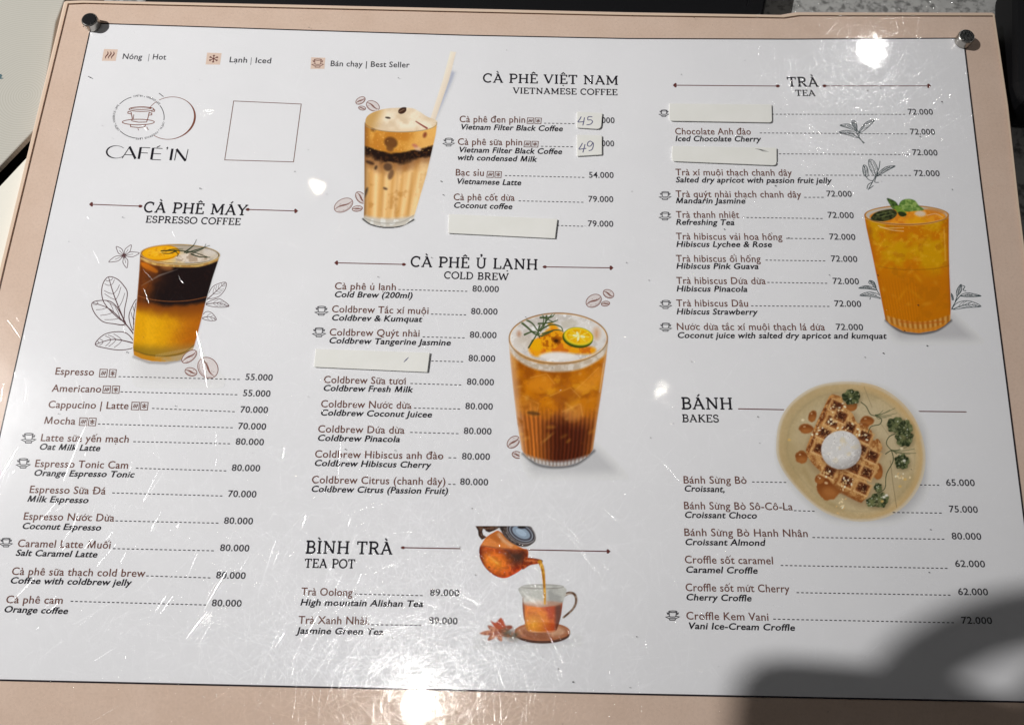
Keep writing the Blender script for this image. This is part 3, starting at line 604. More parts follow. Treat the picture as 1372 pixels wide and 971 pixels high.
E_(None, ("Bánh Sừng Bò", 916, 647.3, 1000.5, 647.8), (), [(1007.6, 645.3, 1056, 646), (1232.5, 649.3, 1260.8, 649.8)], ("65.000", 1267.9, 650.3, 1306.5, 650.8), [("Croissant,", 916.6, 658, 970.8, 659)])
E_(None, ("Bánh Sừng Bò Sô-Cô-La", 916.6, 681.7, 1062.2, 683.2), (), [(1063.7, 683.7, 1094, 684.6), (1196, 686.2, 1264.3, 687)], ("75.000", 1272, 685.7, 1310.5, 686.7), [("Croissant Choco", 917, 693.3, 1013.8, 694.3)])
E_(None, ("Bánh Sừng Bò Hạnh Nhân", 917, 717.5, 1082.4, 719), (), [(1088.5, 719.6, 1267.9, 722)], ("80.000", 1275.5, 722, 1315.2, 722.6), [("Croissant Almond", 917.6, 729.7, 1024.4, 730.7)])
E_(None, ("Croffle sốt caramel", 917.6, 754, 1035.9, 755.5), (), [(1046, 757, 1272, 761)], ("62.000", 1280, 758.8, 1320.2, 759.6), [("Caramel Croffle", 918.6, 766.6, 1014.8, 768)])
E_(None, ("Croffle sốt mứt Cherry", 918.6, 791.3, 1058, 793.2), (), [(1067.2, 793.4, 1276, 796.9)], ("62.000", 1284, 796.4, 1324.2, 797), [("Cherry Croffle", 919, 803.5, 1006.6, 805)])
E_((901, 823.7, 18), ("Croffle Kem Vani", 919.6, 829.3, 1029.8, 831), (), [(1035.9, 828.9, 1281, 833.8)], ("72.000", 1288.6, 834.8, 1329.7, 835.4), [("Vani Ice-Cream Croffle", 921.2, 841.9, 1064.8, 844.4)])

E_(None, ("Trà Oolong", 403.4, 796.8, 472, 798.2), (), [(475.5, 795.4, 569, 797.5)], ("89.000", 576, 797.5, 615.2, 798.3), [("High mountain Alishan Tea", 402.4, 810.4, 566.6, 812.5)])
E_(None, ("Trà Xanh Nhài.", 399.6, 834.9, 494.8, 836.2), (), [(497.2, 836.4, 568.2, 837.2)], ("89.000", 574.5, 835.2, 612.9, 836), [("Jasmine Green Tea", 396.4, 848.2, 513, 850)])

# ------------------------------------------------------------------ line drawings on the sheet
def beans(z, items, name, label, zz=0.00001):
    """z maps the drawing's own grid to the sheet; items = centre, radii, tilt of each bean"""
    global ik
    ik = Ink(zz)
    for cx, cy, rx, ry, rot in items:
        o_ = ell(cx, cy, rx, ry, rot, n=26)
        ik.poly(PP([z(q) for q in o_]), M['beanfill'])
        ik.stroke(PP([z(q) for q in o_]), 1.0 * PXM, M['beanink'], True)
        r = math.radians(rot); k = rx
        mid = []
        for u in np.linspace(-0.96, 0.96, 11):
            v = 0.16 * math.sin(u * 3.0) * ry; mid.append((cx + u * rx * math.cos(r) - v * math.sin(r), cy + u * rx * math.sin(r) + v * math.cos(r)))
        ik.stroke(PP([z(q) for q in mid]), [PXM * (0.6 + 1.9 * (1 - abs(u))) * min(1.0, rx / 45 + .35) for u in np.linspace(-1, 1, 11)], M['beanink'])
        in2 = [(cx + 0.86 * (x - cx) , cy + 0.86 * (y - cy)) for x, y in ell(cx, cy, rx, ry, rot, 20, 150, 12)]
        ik.stroke(PP([z(q) for q in in2]), 0.5 * PXM, M['beanink'])
        for _ in range(int(5 * rx / 40)):
            a = random.uniform(0, 6.28); d = random.uniform(.35, .75); x = cx + d * rx * math.cos(a) * math.cos(r) - d * ry * math.sin(a) * math.sin(r); y = cy + d * rx * math.cos(a) * math.sin(r) + d * ry * math.sin(a) * math.cos(r)
            ik.stroke(PP([z((x, y)), z((x + 4, y + 2))]), 0.6 * PXM, M['beanink'])
    sheet_ink(ik, name, label)
z1 = zf(100, 300, 4.4125); z2 = zf(430, 60, 3.734); z3 = zf(660, 380, 3.735); z4 = zf(1120, 240, 4.4136)
beans(z2, [(198, 280, 26, 16, -32), (260, 307, 35, 24, 28), (206, 318, 18, 10, 10)], 'bean_drawing', 'three coffee beans left of the milk coffee foam')
beans(z2, [(200, 765, 34, 22, 50), (113, 803, 50, 31, -28), (182, 820, 26, 14, -8)], 'bean_drawing', 'three coffee beans left of the milk coffee base')
beans(z3, [(506, 86, 41, 30, -30), (580, 51, 28, 20, 25), (565, 100, 21, 12, -8)], 'bean_drawing', 'three coffee beans above the cold brew glass')
beans(z3, [(104, 792, 36, 25, -42), (123, 856, 26, 17, 15)], 'bean_drawing', 'two coffee beans left of the cold brew base')

def veins(z, outline, mid, m, lw=0.9, nv=5, clip=0.8):
    ik.stroke(PP([z(q) for q in smooth(outline, 5, True)]), lw * PXM, m, True); mm = smooth(mid, 8)
    ik.stroke(PP([z(q) for q in mm]), [lw * PXM * (0.7 + 0.8 * k / len(mm)) for k in range(len(mm))], m)
    so = smooth(outline, 5, True)
    for k in range(nv):
        a = mm[int((0.15 + 0.68 * k / nv) * len(mm))]; tgt = mm[max(0, int((0.02 + 0.55 * k / nv) * len(mm)))]
        dx, dy = mm[-1][0] - mm[0][0], mm[-1][1] - mm[0][1]; ln = math.hypot(dx, dy)
        for sgn in (-1, 1):
            nx, ny = -dy / ln * sgn, dx / ln * sgn
            best = max(so, key=lambda q: ((q[0] - tgt[0]) * nx + (q[1] - tgt[1]) * ny) - 1.3 * abs((q[0] - tgt[0]) * dx / ln + (q[1] - tgt[1]) * dy / ln))
            e = (a[0] + (best[0] - a[0]) * clip, a[1] + (best[1] - a[1]) * clip)
            c = ((a[0] + e[0]) / 2 + dx / ln * 6, (a[1] + e[1]) / 2 + dy / ln * 6)
            ik.stroke(PP([z(q) for q in smooth([a, c, e], 4)]), lw * .6 * PXM, m)
ik = Ink(0.00001); q_ = M['leafink']
veins(z1, [(200, 313), (168, 352), (160, 415), (180, 475), (240, 540), (287, 570), (296, 500), (312, 410), (288, 362), (250, 325)], [(200, 313), (236, 430), (300, 590)], q_, 1.15)
veins(z1, [(105, 465), (115, 522), (165, 576), (230, 590), (296, 592), (272, 530), (232, 472), (180, 452)], [(105, 465), (205, 502), (300, 590), (352, 655)], q_, 1.15)
veins(z1, [(122, 712), (172, 655), (250, 637), (310, 648), (352, 700), (345, 732), (270, 745), (190, 735)], [(122, 712), (230, 682), (352, 705)], q_, 1.15)
veins(z1, [(367, 445), (330, 510), (322, 560), (345, 628), (375, 600), (390, 500)], [(367, 445), (350, 540), (350, 640)], q_, 1.1, 3)
sheet_ink(ik, 'leaf_drawing', 'coffee leaves in fine brown line left of the espresso glass')
ik = Ink(0.00001)
veins(z1, [(788, 440), (800, 395), (830, 362), (892, 345), (890, 385), (850, 430)], [(892, 345), (845, 390), (780, 450)], q_, 0.85)
veins(z1, [(775, 474), (840, 442), (880, 455), (912, 487), (840, 492)], [(912, 487), (850, 468), (775, 474)], q_, 0.85)
veins(z1, [(752, 556), (775, 520), (810, 525), (838, 565), (800, 572)], [(838, 565), (795, 548), (752, 556)], q_, 0.8, 3)
sheet_ink(ik, 'leaf_drawing', 'small coffee leaves right of the espresso glass')
ik = Ink(0.00001)
for tip in ((202, 225), (246, 134), (334, 124), (382, 172), (309, 260)):
    c = (292, 188); dx, dy = tip[0] - c[0], tip[1] - c[1]; ln = math.hypot(dx, dy); nx, ny = -dy / ln, dx / ln
    o_ = [(c[0] + dx * u + nx * w, c[1] + dy * u + ny * w) for u, w in ((0.12, 3), (0.45, 15), (0.75, 11), (1, 0), (0.72, -10), (0.42, -15), (0.12, -3))]
    ik.stroke(PP([z1(p) for p in smooth(o_, 4, True)]), 0.85 * PXM, q_, True); ik.stroke(PP([z1((c[0] + dx * u, c[1] + dy * u)) for u in (0.1, 0.6)]), 0.6 * PXM, q_)
for a in range(0, 360, 30): ik.stroke(PP([z1((292, 188)), z1((292 + 15 * math.cos(a), 188 + 15 * math.sin(a)))]), 0.8 * PXM, q_)
sheet_ink(ik, 'flower_drawing', 'five petalled coffee flower above the leaves')
def tea(z, leaves, stems, label):
    global ik
    ik = Ink(0.00001); m = M['teaink']
    for o_, mid in leaves: veins(z, o_, mid, m, 0.85, 7, 0.92)
    for s_ in stems: ik.stroke(PP([z(q) for q in smooth(s_, 5)]), 1.1 * PXM, m)
    sheet_ink(ik, 'leaf_drawing', label)
z7 = zf(870, 90, 3.43)
tea(z7, [([(872, 300), (905, 291), (945, 300), (962, 325), (920, 315)], [(872, 300), (920, 303), (962, 325)]), ([(876, 268), (915, 262), (950, 282), (955, 296), (915, 282)], [(876, 268), (915, 272), (955, 296)]),
         ([(1035, 244), (1000, 252), (975, 278), (963, 305), (1000, 282)], [(1035, 244), (995, 265), (963, 305)]), ([(930, 250), (945, 248), (955, 275), (950, 292), (936, 270)], [(935, 248), (944, 268), (952, 292)])],
    [[(950, 290), (960, 315), (985, 352)], [(962, 325), (972, 335), (990, 350)], [(952, 285), (962, 300), (965, 318)]], 'tea sprig across the chocolate cherry line')
tea(z7, [([(1010, 425), (1032, 432), (1050, 470), (1042, 505), (1020, 480), (1008, 450)], [(1010, 425), (1030, 465), (1042, 505)]), ([(985, 450), (1002, 462), (1005, 500), (990, 500), (980, 475)], [(985, 450), (993, 478), (996, 505)]),
         ([(1130, 455), (1090, 458), (1060, 480), (1048, 502), (1090, 478)], [(1130, 455), (1085, 470), (1048, 502)])],
    [[(1060, 432), (1056, 462), (1045, 490), (1030, 520), (1005, 565)], [(996, 505), (1012, 520), (1030, 522)], [(1042, 505), (1036, 528), (1055, 530)], [(1000, 560), (1006, 540), (1028, 528)], [(1010, 560), (1030, 545)]], 'tea sprig across the dry apricot line')
tea(z4, [([(135, 645), (175, 630), (225, 640), (240, 655), (180, 648)], [(135, 645), (185, 640), (240, 655)]), ([(142, 688), (190, 668), (245, 678), (275, 708), (210, 695)], [(142, 688), (205, 682), (275, 708)]), ([(200, 600), (225, 608), (238, 640), (220, 632)], [(202, 600), (222, 618), (236, 640)])],
    [[(200, 598), (194, 612), (205, 622)], [(236, 640), (250, 670), (280, 705)], [(205, 700), (200, 712)]], 'tea sprig behind the left of the orange drink')
tea(z4, [([(735, 690), (780, 672), (858, 690), (790, 696)], [(858, 690), (790, 686), (735, 690)]), ([(690, 770), (720, 730), (790, 720), (858, 752), (770, 760)], [(858, 752), (770, 742), (690, 770)]), ([(715, 690), (715, 655), (740, 622), (742, 660)], [(740, 622), (728, 658), (718, 692)]), ([(670, 668), (690, 685), (694, 715), (676, 700)], [(672, 668), (684, 692), (694, 715)])],
    [[(745, 628), (762, 635), (752, 655), (770, 660)], [(735, 690), (710, 720), (680, 775)], [(718, 690), (705, 725)]], 'tea sprig right of the orange drink')

# ------------------------------------------------------------------ the printed pictures: colour fields worked out on a fine grid of vertices
def sstep(a, b, x): t = np.clip((x - a) / (b - a), 0, 1); return t * t * (3 - 2 * t)
def mixc(a, b, t):
    t = np.asarray(t)[..., None]; return np.asarray(a, float) * (1 - t) + np.asarray(b, float) * t
def vnoise(X, Y, scale, seed=0):
    r = np.random.default_rng(seed).random((64, 64)); x = X / scale; y = Y / scale
    xi = np.floor(x).astype(int); yi = np.floor(y).astype(int); fx = x - xi; fy = y - yi
    fx = fx * fx * (3 - 2 * fx); fy = fy * fy * (3 - 2 * fy); g = lambda i, j: r[i % 64, j % 64]
    return (g(xi, yi) * (1 - fx) + g(xi + 1, yi) * fx) * (1 - fy) + (g(xi, yi + 1) * (1 - fx) + g(xi + 1, yi + 1) * fx) * fy
def fbm(X, Y, scale, seed=0, n=4): return sum(vnoise(X, Y, scale / 2 ** k, seed + k) * 0.5 ** k for k in range(n)) / sum(0.5 ** k for k in range(n))
pic_mat = mat('picture_print', (0.5, 0.5, 0.5), 0.55)
at = N(pic_mat, 'ShaderNodeVertexColor'); at.layer_name = 'print'
pic_mat.node_tree.links.new(at.outputs['Color'], pic_mat.node_tree.nodes['Principled BSDF'].inputs['Base Color'])

class Pic:
    def __init__(s, z, s_, x0, y0, x1, y1, step=0.6, paper=205, sat=1.0):
        s.z = z; d = step * s_; s.d = d; s.paper = paper; s.sat = sat
        s.X, s.Y = np.meshgrid(np.arange(x0, x1 + d, d), np.arange(y0, y1 + d, d))
        s.c = np.zeros(s.X.shape + (3,)); s.a = np.zeros(s.X.shape)
    def over(s, m, col, a=1.0):
        m = np.clip(m * a, 0, 1); na = m + s.a * (1 - m); col = np.broadcast_to(np.asarray(col, float), s.c.shape)
        s.c = np.where(na[..., None] > 1e-5, (col * m[..., None] + s.c * (s.a * (1 - m))[..., None]) / np.maximum(na, 1e-5)[..., None], s.c); s.a = na
    def paint(s, m, col, a=1.0):
        """colour only what is already printed"""
        m = np.clip(m * a, 0, 1)[..., None]; s.c = s.c * (1 - m) + np.asarray(col, float) * m
    def ell(s, cx, cy, rx, ry, rot=0, soft=1.3):
        r = math.radians(rot); dx, dy = s.X - cx, s.Y - cy; x = dx * math.cos(r) + dy * math.sin(r); y = -dx * math.sin(r) + dy * math.cos(r)
        e = np.sqrt((x / rx) ** 2 + (y / ry) ** 2); gr = np.sqrt((x / rx ** 2) ** 2 + (y / ry ** 2) ** 2) / np.maximum(e, 1e-6)
        return np.clip(0.5 - (e - 1) / np.maximum(gr, 1e-6) / (s.d * soft), 0, 1)
    def ring(s, cx, cy, rx, ry, w, rot=0, soft=1.3): return s.ell(cx, cy, rx, ry, rot, soft) * (1 - s.ell(cx, cy, max(rx - w, 1), max(ry - w, 1), rot, soft))
    def poly(s, pts, soft=1.3, sm=0):
        p = smooth(pts, sm, True) if sm else pts; w = s.d * soft; xs = [q[0] for q in p]; ys = [q[1] for q in p]
        j0 = np.searchsorted(s.X[0], min(xs) - w - 1); j1 = np.searchsorted(s.X[0], max(xs) + w + 1); i0 = np.searchsorted(s.Y[:, 0], min(ys) - w - 1); i1 = np.searchsorted(s.Y[:, 0], max(ys) + w + 1)
        m = np.zeros(s.X.shape); X = s.X[i0:i1, j0:j1]; Y = s.Y[i0:i1, j0:j1]
        if X.size == 0: return m
        d2 = np.full(X.shape, 1e18); ins = np.zeros(X.shape, bool)
        for i in range(len(p)):
            (ax, ay), (bx, by) = p[i], p[(i + 1) % len(p)]; ex, ey = bx - ax, by - ay; L2 = ex * ex + ey * ey + 1e-12
            t = np.clip(((X - ax) * ex + (Y - ay) * ey) / L2, 0, 1); d2 = np.minimum(d2, (X - ax - t * ex) ** 2 + (Y - ay - t * ey) ** 2)
            if abs(ey) > 1e-12: ins ^= ((ay > Y) != (by > Y)) & (X < ex * (Y - ay) / ey + ax)
        dd = np.sqrt(d2) * np.where(ins, -1, 1); m[i0:i1, j0:j1] = np.clip(0.5 - dd / w, 0, 1); return m
    def line(s, pts, w0, w1=None, soft=1.3, sm=0):
        p = smooth(pts, sm) if sm else pts; w1 = w0 if w1 is None else w1; n = len(p) - 1; pad = max(w0, w1) + s.d * soft + 1
        xs = [q[0] for q in p]; ys = [q[1] for q in p]
        j0 = np.searchsorted(s.X[0], min(xs) - pad); j1 = np.searchsorted(s.X[0], max(xs) + pad); i0 = np.searchsorted(s.Y[:, 0], min(ys) - pad); i1 = np.searchsorted(s.Y[:, 0], max(ys) + pad)
        m = np.zeros(s.X.shape); X = s.X[i0:i1, j0:j1]; Y = s.Y[i0:i1, j0:j1]
        if X.size == 0: return m
        d = np.full(X.shape, 1e9)
        for i in range(n):
            (ax, ay), (bx, by) = p[i], p[i + 1]; ex, ey = bx - ax, by - ay
            t = np.clip(((X - ax) * ex + (Y - ay) * ey) / (ex * ex + ey * ey + 1e-12), 0, 1)
            d = np.minimum(d, np.hypot(X - ax - t * ex, Y - ay - t * ey) - (w0 + (w1 - w0) * (i + t) / n) / 2)
        m[i0:i1, j0:j1] = np.clip(0.5 - d / (s.d * soft), 0, 1); return m
    def build(s, name, label, z=0.000032):
        s.a = np.where(s.a < 0.7, s.a * sstep(s.Y.max(), s.Y.max() - 75, s.Y) * sstep(s.X.max(), s.X.max() - 50, s.X), s.a); ny, nx = s.X.shape; px, py = s.z((s.X, s.Y)); d = np.stack([(px - W / 2) / FPX, (H / 2 - py) / FPX, -np.ones_like(px)], -1) @ np.array(CR).T
        k = (z - CAM_LOC.z) / d[..., 2]; co = np.array(CAM_LOC) + d * k[..., None]; co[..., 2] -= ZC
        g_ = s.c.mean(-1, keepdims=True); base = lin(np.clip((g_ + (s.c - g_) * s.sat), 0, 255)) / lin([s.paper] * 3) * 0.80; base = base * s.a[..., None] + np.array([0.80, 0.80, 0.805]) * (1 - s.a[..., None]); base = np.clip(base, 0.003, 0.9)
        I = np.arange(nx * ny).reshape(ny, nx); q = np.stack([I[1:, :-1], I[1:, 1:], I[:-1, 1:], I[:-1, :-1]], -1).reshape(-1, 4)
        q = q[s.a.ravel()[q].max(1) > 0.012]; used = np.unique(q); rem = np.zeros(nx * ny, int); rem[used] = np.arange(len(used)); q = rem[q]
        me = bpy.data.meshes.new(name); me.vertices.add(len(used)); me.vertices.foreach_set('co', co.reshape(-1, 3)[used].ravel())
        me.loops.add(q.size); me.loops.foreach_set('vertex_index', q.ravel().astype(np.int32)); me.polygons.add(len(q))
        me.polygons.foreach_set('loop_start', np.arange(0, q.size, 4, dtype=np.int32)); me.polygons.foreach_set('loop_total', np.full(len(q), 4, np.int32))
        me.update(calc_edges=True)
        ca = me.color_attributes.new('print', 'FLOAT_COLOR', 'POINT'); ca.data.foreach_set('color', np.concatenate([base.reshape(-1, 3)[used], np.ones((len(used), 1))], 1).astype(np.float32).ravel())
        me.materials.append(pic_mat); me.validate()
        o = bpy.data.objects.new(name, me); COL.objects.link(o); o.parent = sheet; o['label'] = label
        return o

# --- espresso over orange juice
p = Pic(z1, 4.4125, 325, 84, 900, 975, 0.62, 218); X, Y = p.X, p.Y
p.over(p.poly([(360, 790), (700, 760), (830, 900), (930, 1010), (400, 1010), (372, 900)], 30), (197, 195, 197), 0.42)
p.over(p.line([(350, 785), (440, 818), (540, 822), (650, 800)], 12, soft=6), (90, 80, 75), 0.6)
body = [(388, 172), (380, 300), (368, 450), (352, 620), (345, 730), (350, 775), (395, 797), (455, 811), (530, 815), (610, 808), (660, 790), (690, 765), (708, 720), (740, 600), (775, 460), (815, 320), (845, 230), (860, 180)]
mb = np.maximum(p.poly(body), p.ell(624, 180, 236, 61, 1.5))
xl = 388 - (Y - 170) * 0.075; xr = 860 - (Y - 180) * 0.283; u = np.clip((X - xl) / (xr - xl), 0, 1); n = fbm(X, Y, 60, 3); nf = fbm(X, Y, 14, 9)
up = mixc((128, 66, 24), (30, 22, 22), sstep(0.05, 0.46, u + (n - .5) * .25 + (Y - 300) / 1600)); up = mixc(up, (86, 40, 20), sstep(.1, .0, u) * .6)
up = mixc(up, (52, 30, 26), sstep(.6, .75, nf) * .25)
lo = mixc((212, 154, 18), (172, 98, 20), sstep(0.35, 0.95, u + (n - .5) * .15)); lo = mixc(lo, (230, 172, 26), sstep(0.12, 0.22, u) * (1 - sstep(.28, .4, u)) * .5)
lo = lo * (1 + 0.045 * np.sin((X + (Y - 500) * .2) * 0.75) * sstep(520, 560, Y))[..., None] * (0.95 + .1 * nf)[..., None]
yl = 462 + 28 * np.sin(np.clip(u, 0, 1) * math.pi * .9) + (n - .5) * 26
f = mixc(up, (126, 66, 22), sstep(yl - 22, yl + 14, Y)); f = mixc(f, lo, sstep(yl + 2, yl + 82 + 40 * u, Y))
p.over(mb, f)
p.paint(mb * sstep(680, 750, Y - 12 * np.sin(u * 3.1)), mixc((120, 96, 20), (150, 120, 70), u), .75)
p.paint(mb * p.poly([(345, 745), (420, 775), (540, 785), (650, 765), (715, 715), (720, 830), (340, 830)], 4, 4), mixc((196, 130, 30), (176, 158, 128), sstep(.3, .8, u + .3 * (nf - .5))), .8)
p.paint(mb * p.line([(348, 745), (430, 772), (540, 780), (640, 763), (706, 716)], 7, sm=4), (96, 78, 30), .6)
for k in range(34):
    x = 480 + k * 6.6; p.paint(mb * p.line([(x, 772 - k * 1.3), (x + 2, 790 - k * 1.5)], 2), (226, 212, 180), .45)
p.paint(mb * p.line([(376, 425), (450, 446), (560, 458), (680, 452), (785, 430)], 4, sm=5), (164, 96, 52), .75)
p.paint(mb * p.poly([(395, 225), (440, 240), (490, 275), (480, 290), (430, 270), (398, 250)], 4, 4), (216, 120, 24), .8)
p.paint(mb * p.ell(545, 258, 35, 18, 10, 8), (150, 96, 52), .8); p.paint(mb * p.ell(470, 320, 70, 40, 0, 40), (60, 34, 26), .5)
p.paint(mb * p.poly([(395, 365), (500, 300), (610, 268), (500, 310)], 3), (150, 140, 132), .55)
top = p.ell(624, 180, 226, 53, 1.5); ts = mixc((214, 182, 116), (196, 184, 166), sstep(560, 700, X)); ts = mixc(ts, (172, 164, 152), sstep(.55, .7, fbm(X, Y, 30, 5)) * sstep(560, 640, X))
p.paint(top, ts); p.paint(top * p.poly([(560, 120), (700, 118), (760, 150), (700, 172), (600, 150)], 12, 3), (166, 156, 142), .9)
p.paint(top * p.ell(505, 172, 118, 46, -4), (196, 128, 12)); p.paint(top * p.ell(508, 170, 108, 39, -4), (226, 164, 22)); p.paint(top * p.ell(512, 168, 86, 28, -4), mixc((232, 172, 28), (206, 140, 20), sstep(.45, .7, fbm(X, Y, 22, 8))))
for a in range(0, 360, 40): p.paint(top * p.line([(512, 168), (512 + 80 * math.cos(math.radians(a)), 168 + 25 * math.sin(math.radians(a)))], 2.5), (240, 196, 90), .6)
p.paint(top * p.poly([(600, 190), (690, 170), (760, 180), (800, 205), (700, 225), (610, 220)], 5, 3), mixc((214, 200, 184), (170, 150, 130), sstep(.4, .65, fbm(X, Y, 18, 4))), .95)
p.paint(top * p.ell(800, 165, 40, 22, 0, 6), (206, 198, 190), .7)
p.paint(mb * p.line([(392, 205), (470, 236), (600, 248), (740, 246), (850, 210)], 15, soft=3, sm=5), mixc((186, 140, 74), (214, 178, 104), sstep(.4, .6, fbm(X, Y, 26, 2))), .9)
p.paint(p.ring(624, 180, 236, 61, 6, 1.5), (206, 176, 118), .9); p.paint(mb * p.line([(391, 200), (470, 226), (620, 240), (760, 232), (855, 195)], 3, sm=5), (232, 214, 170), .8)
for q, w0, w1 in (([(512, 160), (600, 158), (700, 168), (790, 198)], 7, 4), ([(650, 168), (700, 130), (720, 93)], 8, 3), ([(660, 172), (730, 150), (798, 128)], 8, 3), ([(700, 170), (760, 145), (775, 120)], 6, 3),
                  ([(690, 178), (740, 195), (800, 198)], 9, 4), ([(600, 160), (560, 175), (515, 172)], 7, 3), ([(590, 158), (612, 178), (606, 192)], 6, 3), ([(540, 160), (575, 150), (640, 150)], 6, 3)):
    p.over(p.line(q, w0, w1, sm=5), (36, 46, 30), .95)
p.paint(mb * p.line([(390, 215), (378, 340), (362, 540), (350, 720)], 5, soft=3, sm=3), (206, 150, 60), .55)
p.paint(mb * p.line([(853, 215), (800, 400), (745, 590), (708, 720)], 5, soft=3, sm=3), (150, 98, 50), .5)
p.build('drink_picture', 'black coffee over orange juice in a tall glass')
beans(z1, [(678, 784, 52, 28, -38), (688, 874, 36, 24, 15), (788, 850, 66, 56, 50)], 'bean_drawing', 'three coffee beans beside the espresso glass base', 0.00005)

# --- iced milk coffee with a straw
p = Pic(z2, 3.734, 195, 28, 700, 925, 0.62, 208); X, Y = p.X, p.Y
p.over(p.poly([(652, 130), (676, 138), (612, 290), (575, 372), (560, 366), (590, 300)], 7), (150, 156, 176), .75)
p.over(p.poly([(648, 34), (676, 38), (640, 180), (573, 376), (548, 368), (612, 170)], 1.5), mixc((232, 222, 208), (196, 180, 160), sstep(560, 690, X + (Y - 200) * .35)))
body = [(218, 390), (217, 550), (217, 750), (214, 872), (250, 897), (310, 911), (370, 911), (420, 902), (462, 872), (490, 780), (528, 650), (556, 530), (574, 450), (582, 388)]
mb = p.poly(body); u = np.clip((X - 217) / (582 - (Y - 388) * .245 - 217), 0, 1); n = fbm(X, Y, 50, 21); nf = fbm(X, Y, 12, 22)
p.over(p.line([(210, 872), (250, 900), (320, 915), (400, 908), (464, 876)], 9, soft=3, sm=5), (20, 18, 18))
f = mixc((206, 150, 66), (186, 122, 44), sstep(.3, .7, n)); f = mixc(f, (150, 96, 40), sstep(.12, 0, u)); f = mixc(f, (224, 178, 106), sstep(.55, .9, u) * .7)
yb = 505 + 36 * np.sin(math.pi * np.clip(u, 0, 1)) + (n - .5) * 18; dark = mixc((34, 22, 18), (66, 40, 24), sstep(.5, .75, nf))
ye = 556 + 40 * np.sin(math.pi * np.clip(u * 1.1, 0, 1)) + (n - .5) * 50
latte = mixc((204, 156, 92), (226, 188, 132), .5 + .5 * np.sin(u * 34 + 1)); latte = mixc(latte, (176, 126, 64), sstep(.62, .8, n) * .6); latte = mixc(latte, (150, 108, 62), sstep(.1, 0, u)); latte = mixc(latte, (224, 196, 150), sstep(.8, 1, u) * .6)
f = mixc(f, dark, sstep(yb - 8, yb + 6, Y)); f = mixc(f, mixc((124, 78, 44), latte, .35), sstep(ye - 14, ye + 14, Y)); f = mixc(f, latte, sstep(ye + 10, ye + 80, Y))
f = mixc(f, (188, 186, 180), sstep(842, 868, Y - 14 * np.sin(u * 3.14)) * .92); f = mixc(f, (214, 214, 210), sstep(.55, .7, vnoise(X, Y, 16, 7)) * sstep(860, 880, Y) * .8)
p.over(mb, f); p.paint(mb * p.line([(216, 868), (300, 892), (400, 888), (468, 852)], 5, soft=2, sm=4), (150, 146, 138), .7)
for k in range(9):
    x = 236 + k * 36; p.paint(mb * p.poly([(x, 640), (x + 9, 640), (x + 7 - k * 3, 858), (x - 2 - k * 3, 858)], 6), (238, 208, 158) if k % 2 else (160, 112, 56), .35)
for cx, cy, rx, ry, c in ((350, 490, 34, 28, (96, 58, 30)), (345, 520, 18, 14, (110, 70, 36)), (262, 425, 13, 10, (120, 80, 40)), (335, 612, 22, 20, (84, 60, 44)), (350, 650, 13, 26, (110, 80, 56)), (275, 615, 6, 10, (50, 36, 28)), (322, 720, 10, 5, (60, 44, 34)), (484, 520, 18, 10, (206, 170, 140)), (520, 452, 9, 14, (124, 62, 42)), (224, 740, 7, 26, (66, 54, 44)), (245, 590, 22, 8, (60, 40, 30)), (470, 505, 14, 8, (180, 110, 90))):
    p.paint(mb * p.ell(cx, cy, rx, ry, 20, 5), c, .9)
for _ in range(60): p.paint(mb * p.ell(random.uniform(225, 560), random.uniform(430, 530), random.uniform(2, 4), random.uniform(2, 3)), (226, 178, 98), .5)
foam = np.maximum(p.poly([(222, 390), (232, 358), (270, 335), (330, 320), (400, 316), (455, 318), (492, 335), (530, 360), (568, 374), (581, 388), (560, 412), (500, 430), (400, 438), (300, 428), (245, 410)], sm=5), 0)
fc = mixc((226, 212, 190), (206, 186, 158), sstep(.35, .7, fbm(X, Y, 60, 25))); fc = mixc(fc, (188, 150, 92), sstep(330, 250, X + (Y - 380) * .4)); fc = mixc(fc, (212, 190, 160), sstep(405, 440, Y))
p.over(foam, fc)
p.paint(p.ring(400, 396, 182, 43, 4) * (Y > 388), (150, 138, 112), .9)
p.over(p.ell(407, 330, 22, 15, -28), (66, 44, 34)); p.over(p.line([(392, 336), (420, 322)], 3), (150, 120, 96), .8); p.over(p.ell(420, 318, 8, 5), (52, 34, 26)); p.over(p.ell(335, 366, 14, 5, 10), (56, 44, 38), .9)
p.over(p.line([(475, 384), (500, 400), (530, 418)], 5, 9, sm=3), (124, 52, 44), .9)
p.paint(mb * p.line([(221, 400), (220, 600), (219, 850)], 4, soft=3), (120, 96, 62), .6)
p.build('drink_picture', 'iced milk coffee with foam and a straw')

# --- cold brew tea with lime and rosemary
p = Pic(z3, 3.735, 66, 130, 760, 985, 0.62, 208); X, Y = p.X, p.Y
p.over(p.poly([(160, 865), (505, 810), (600, 905), (720, 1040), (220, 1040), (190, 940)], 22), (150, 150, 154), .5)
p.over(p.line([(152, 850), (220, 902), (310, 918), (420, 902), (508, 836)], 12, soft=6, sm=5), (60, 58, 60), .8)
body = [(80, 275), (88, 380), (102, 520), (122, 690), (145, 830), (170, 868), (225, 897), (300, 913), (370, 910), (430, 893), (480, 862), (503, 828), (522, 690), (548, 520), (568, 380), (578, 285)]
mb = np.maximum(p.poly(body), p.ell(329, 273, 249, 129, 0)); u = np.clip((X - (80 + (Y - 275) * .118)) / (578 - (Y - 285) * .135 - 80 - (Y - 275) * .118), 0, 1); n = fbm(X, Y, 90, 31); nf = fbm(X, Y, 20, 32); nn = fbm(X + Y * .5, Y - X * .4, 70, 37)
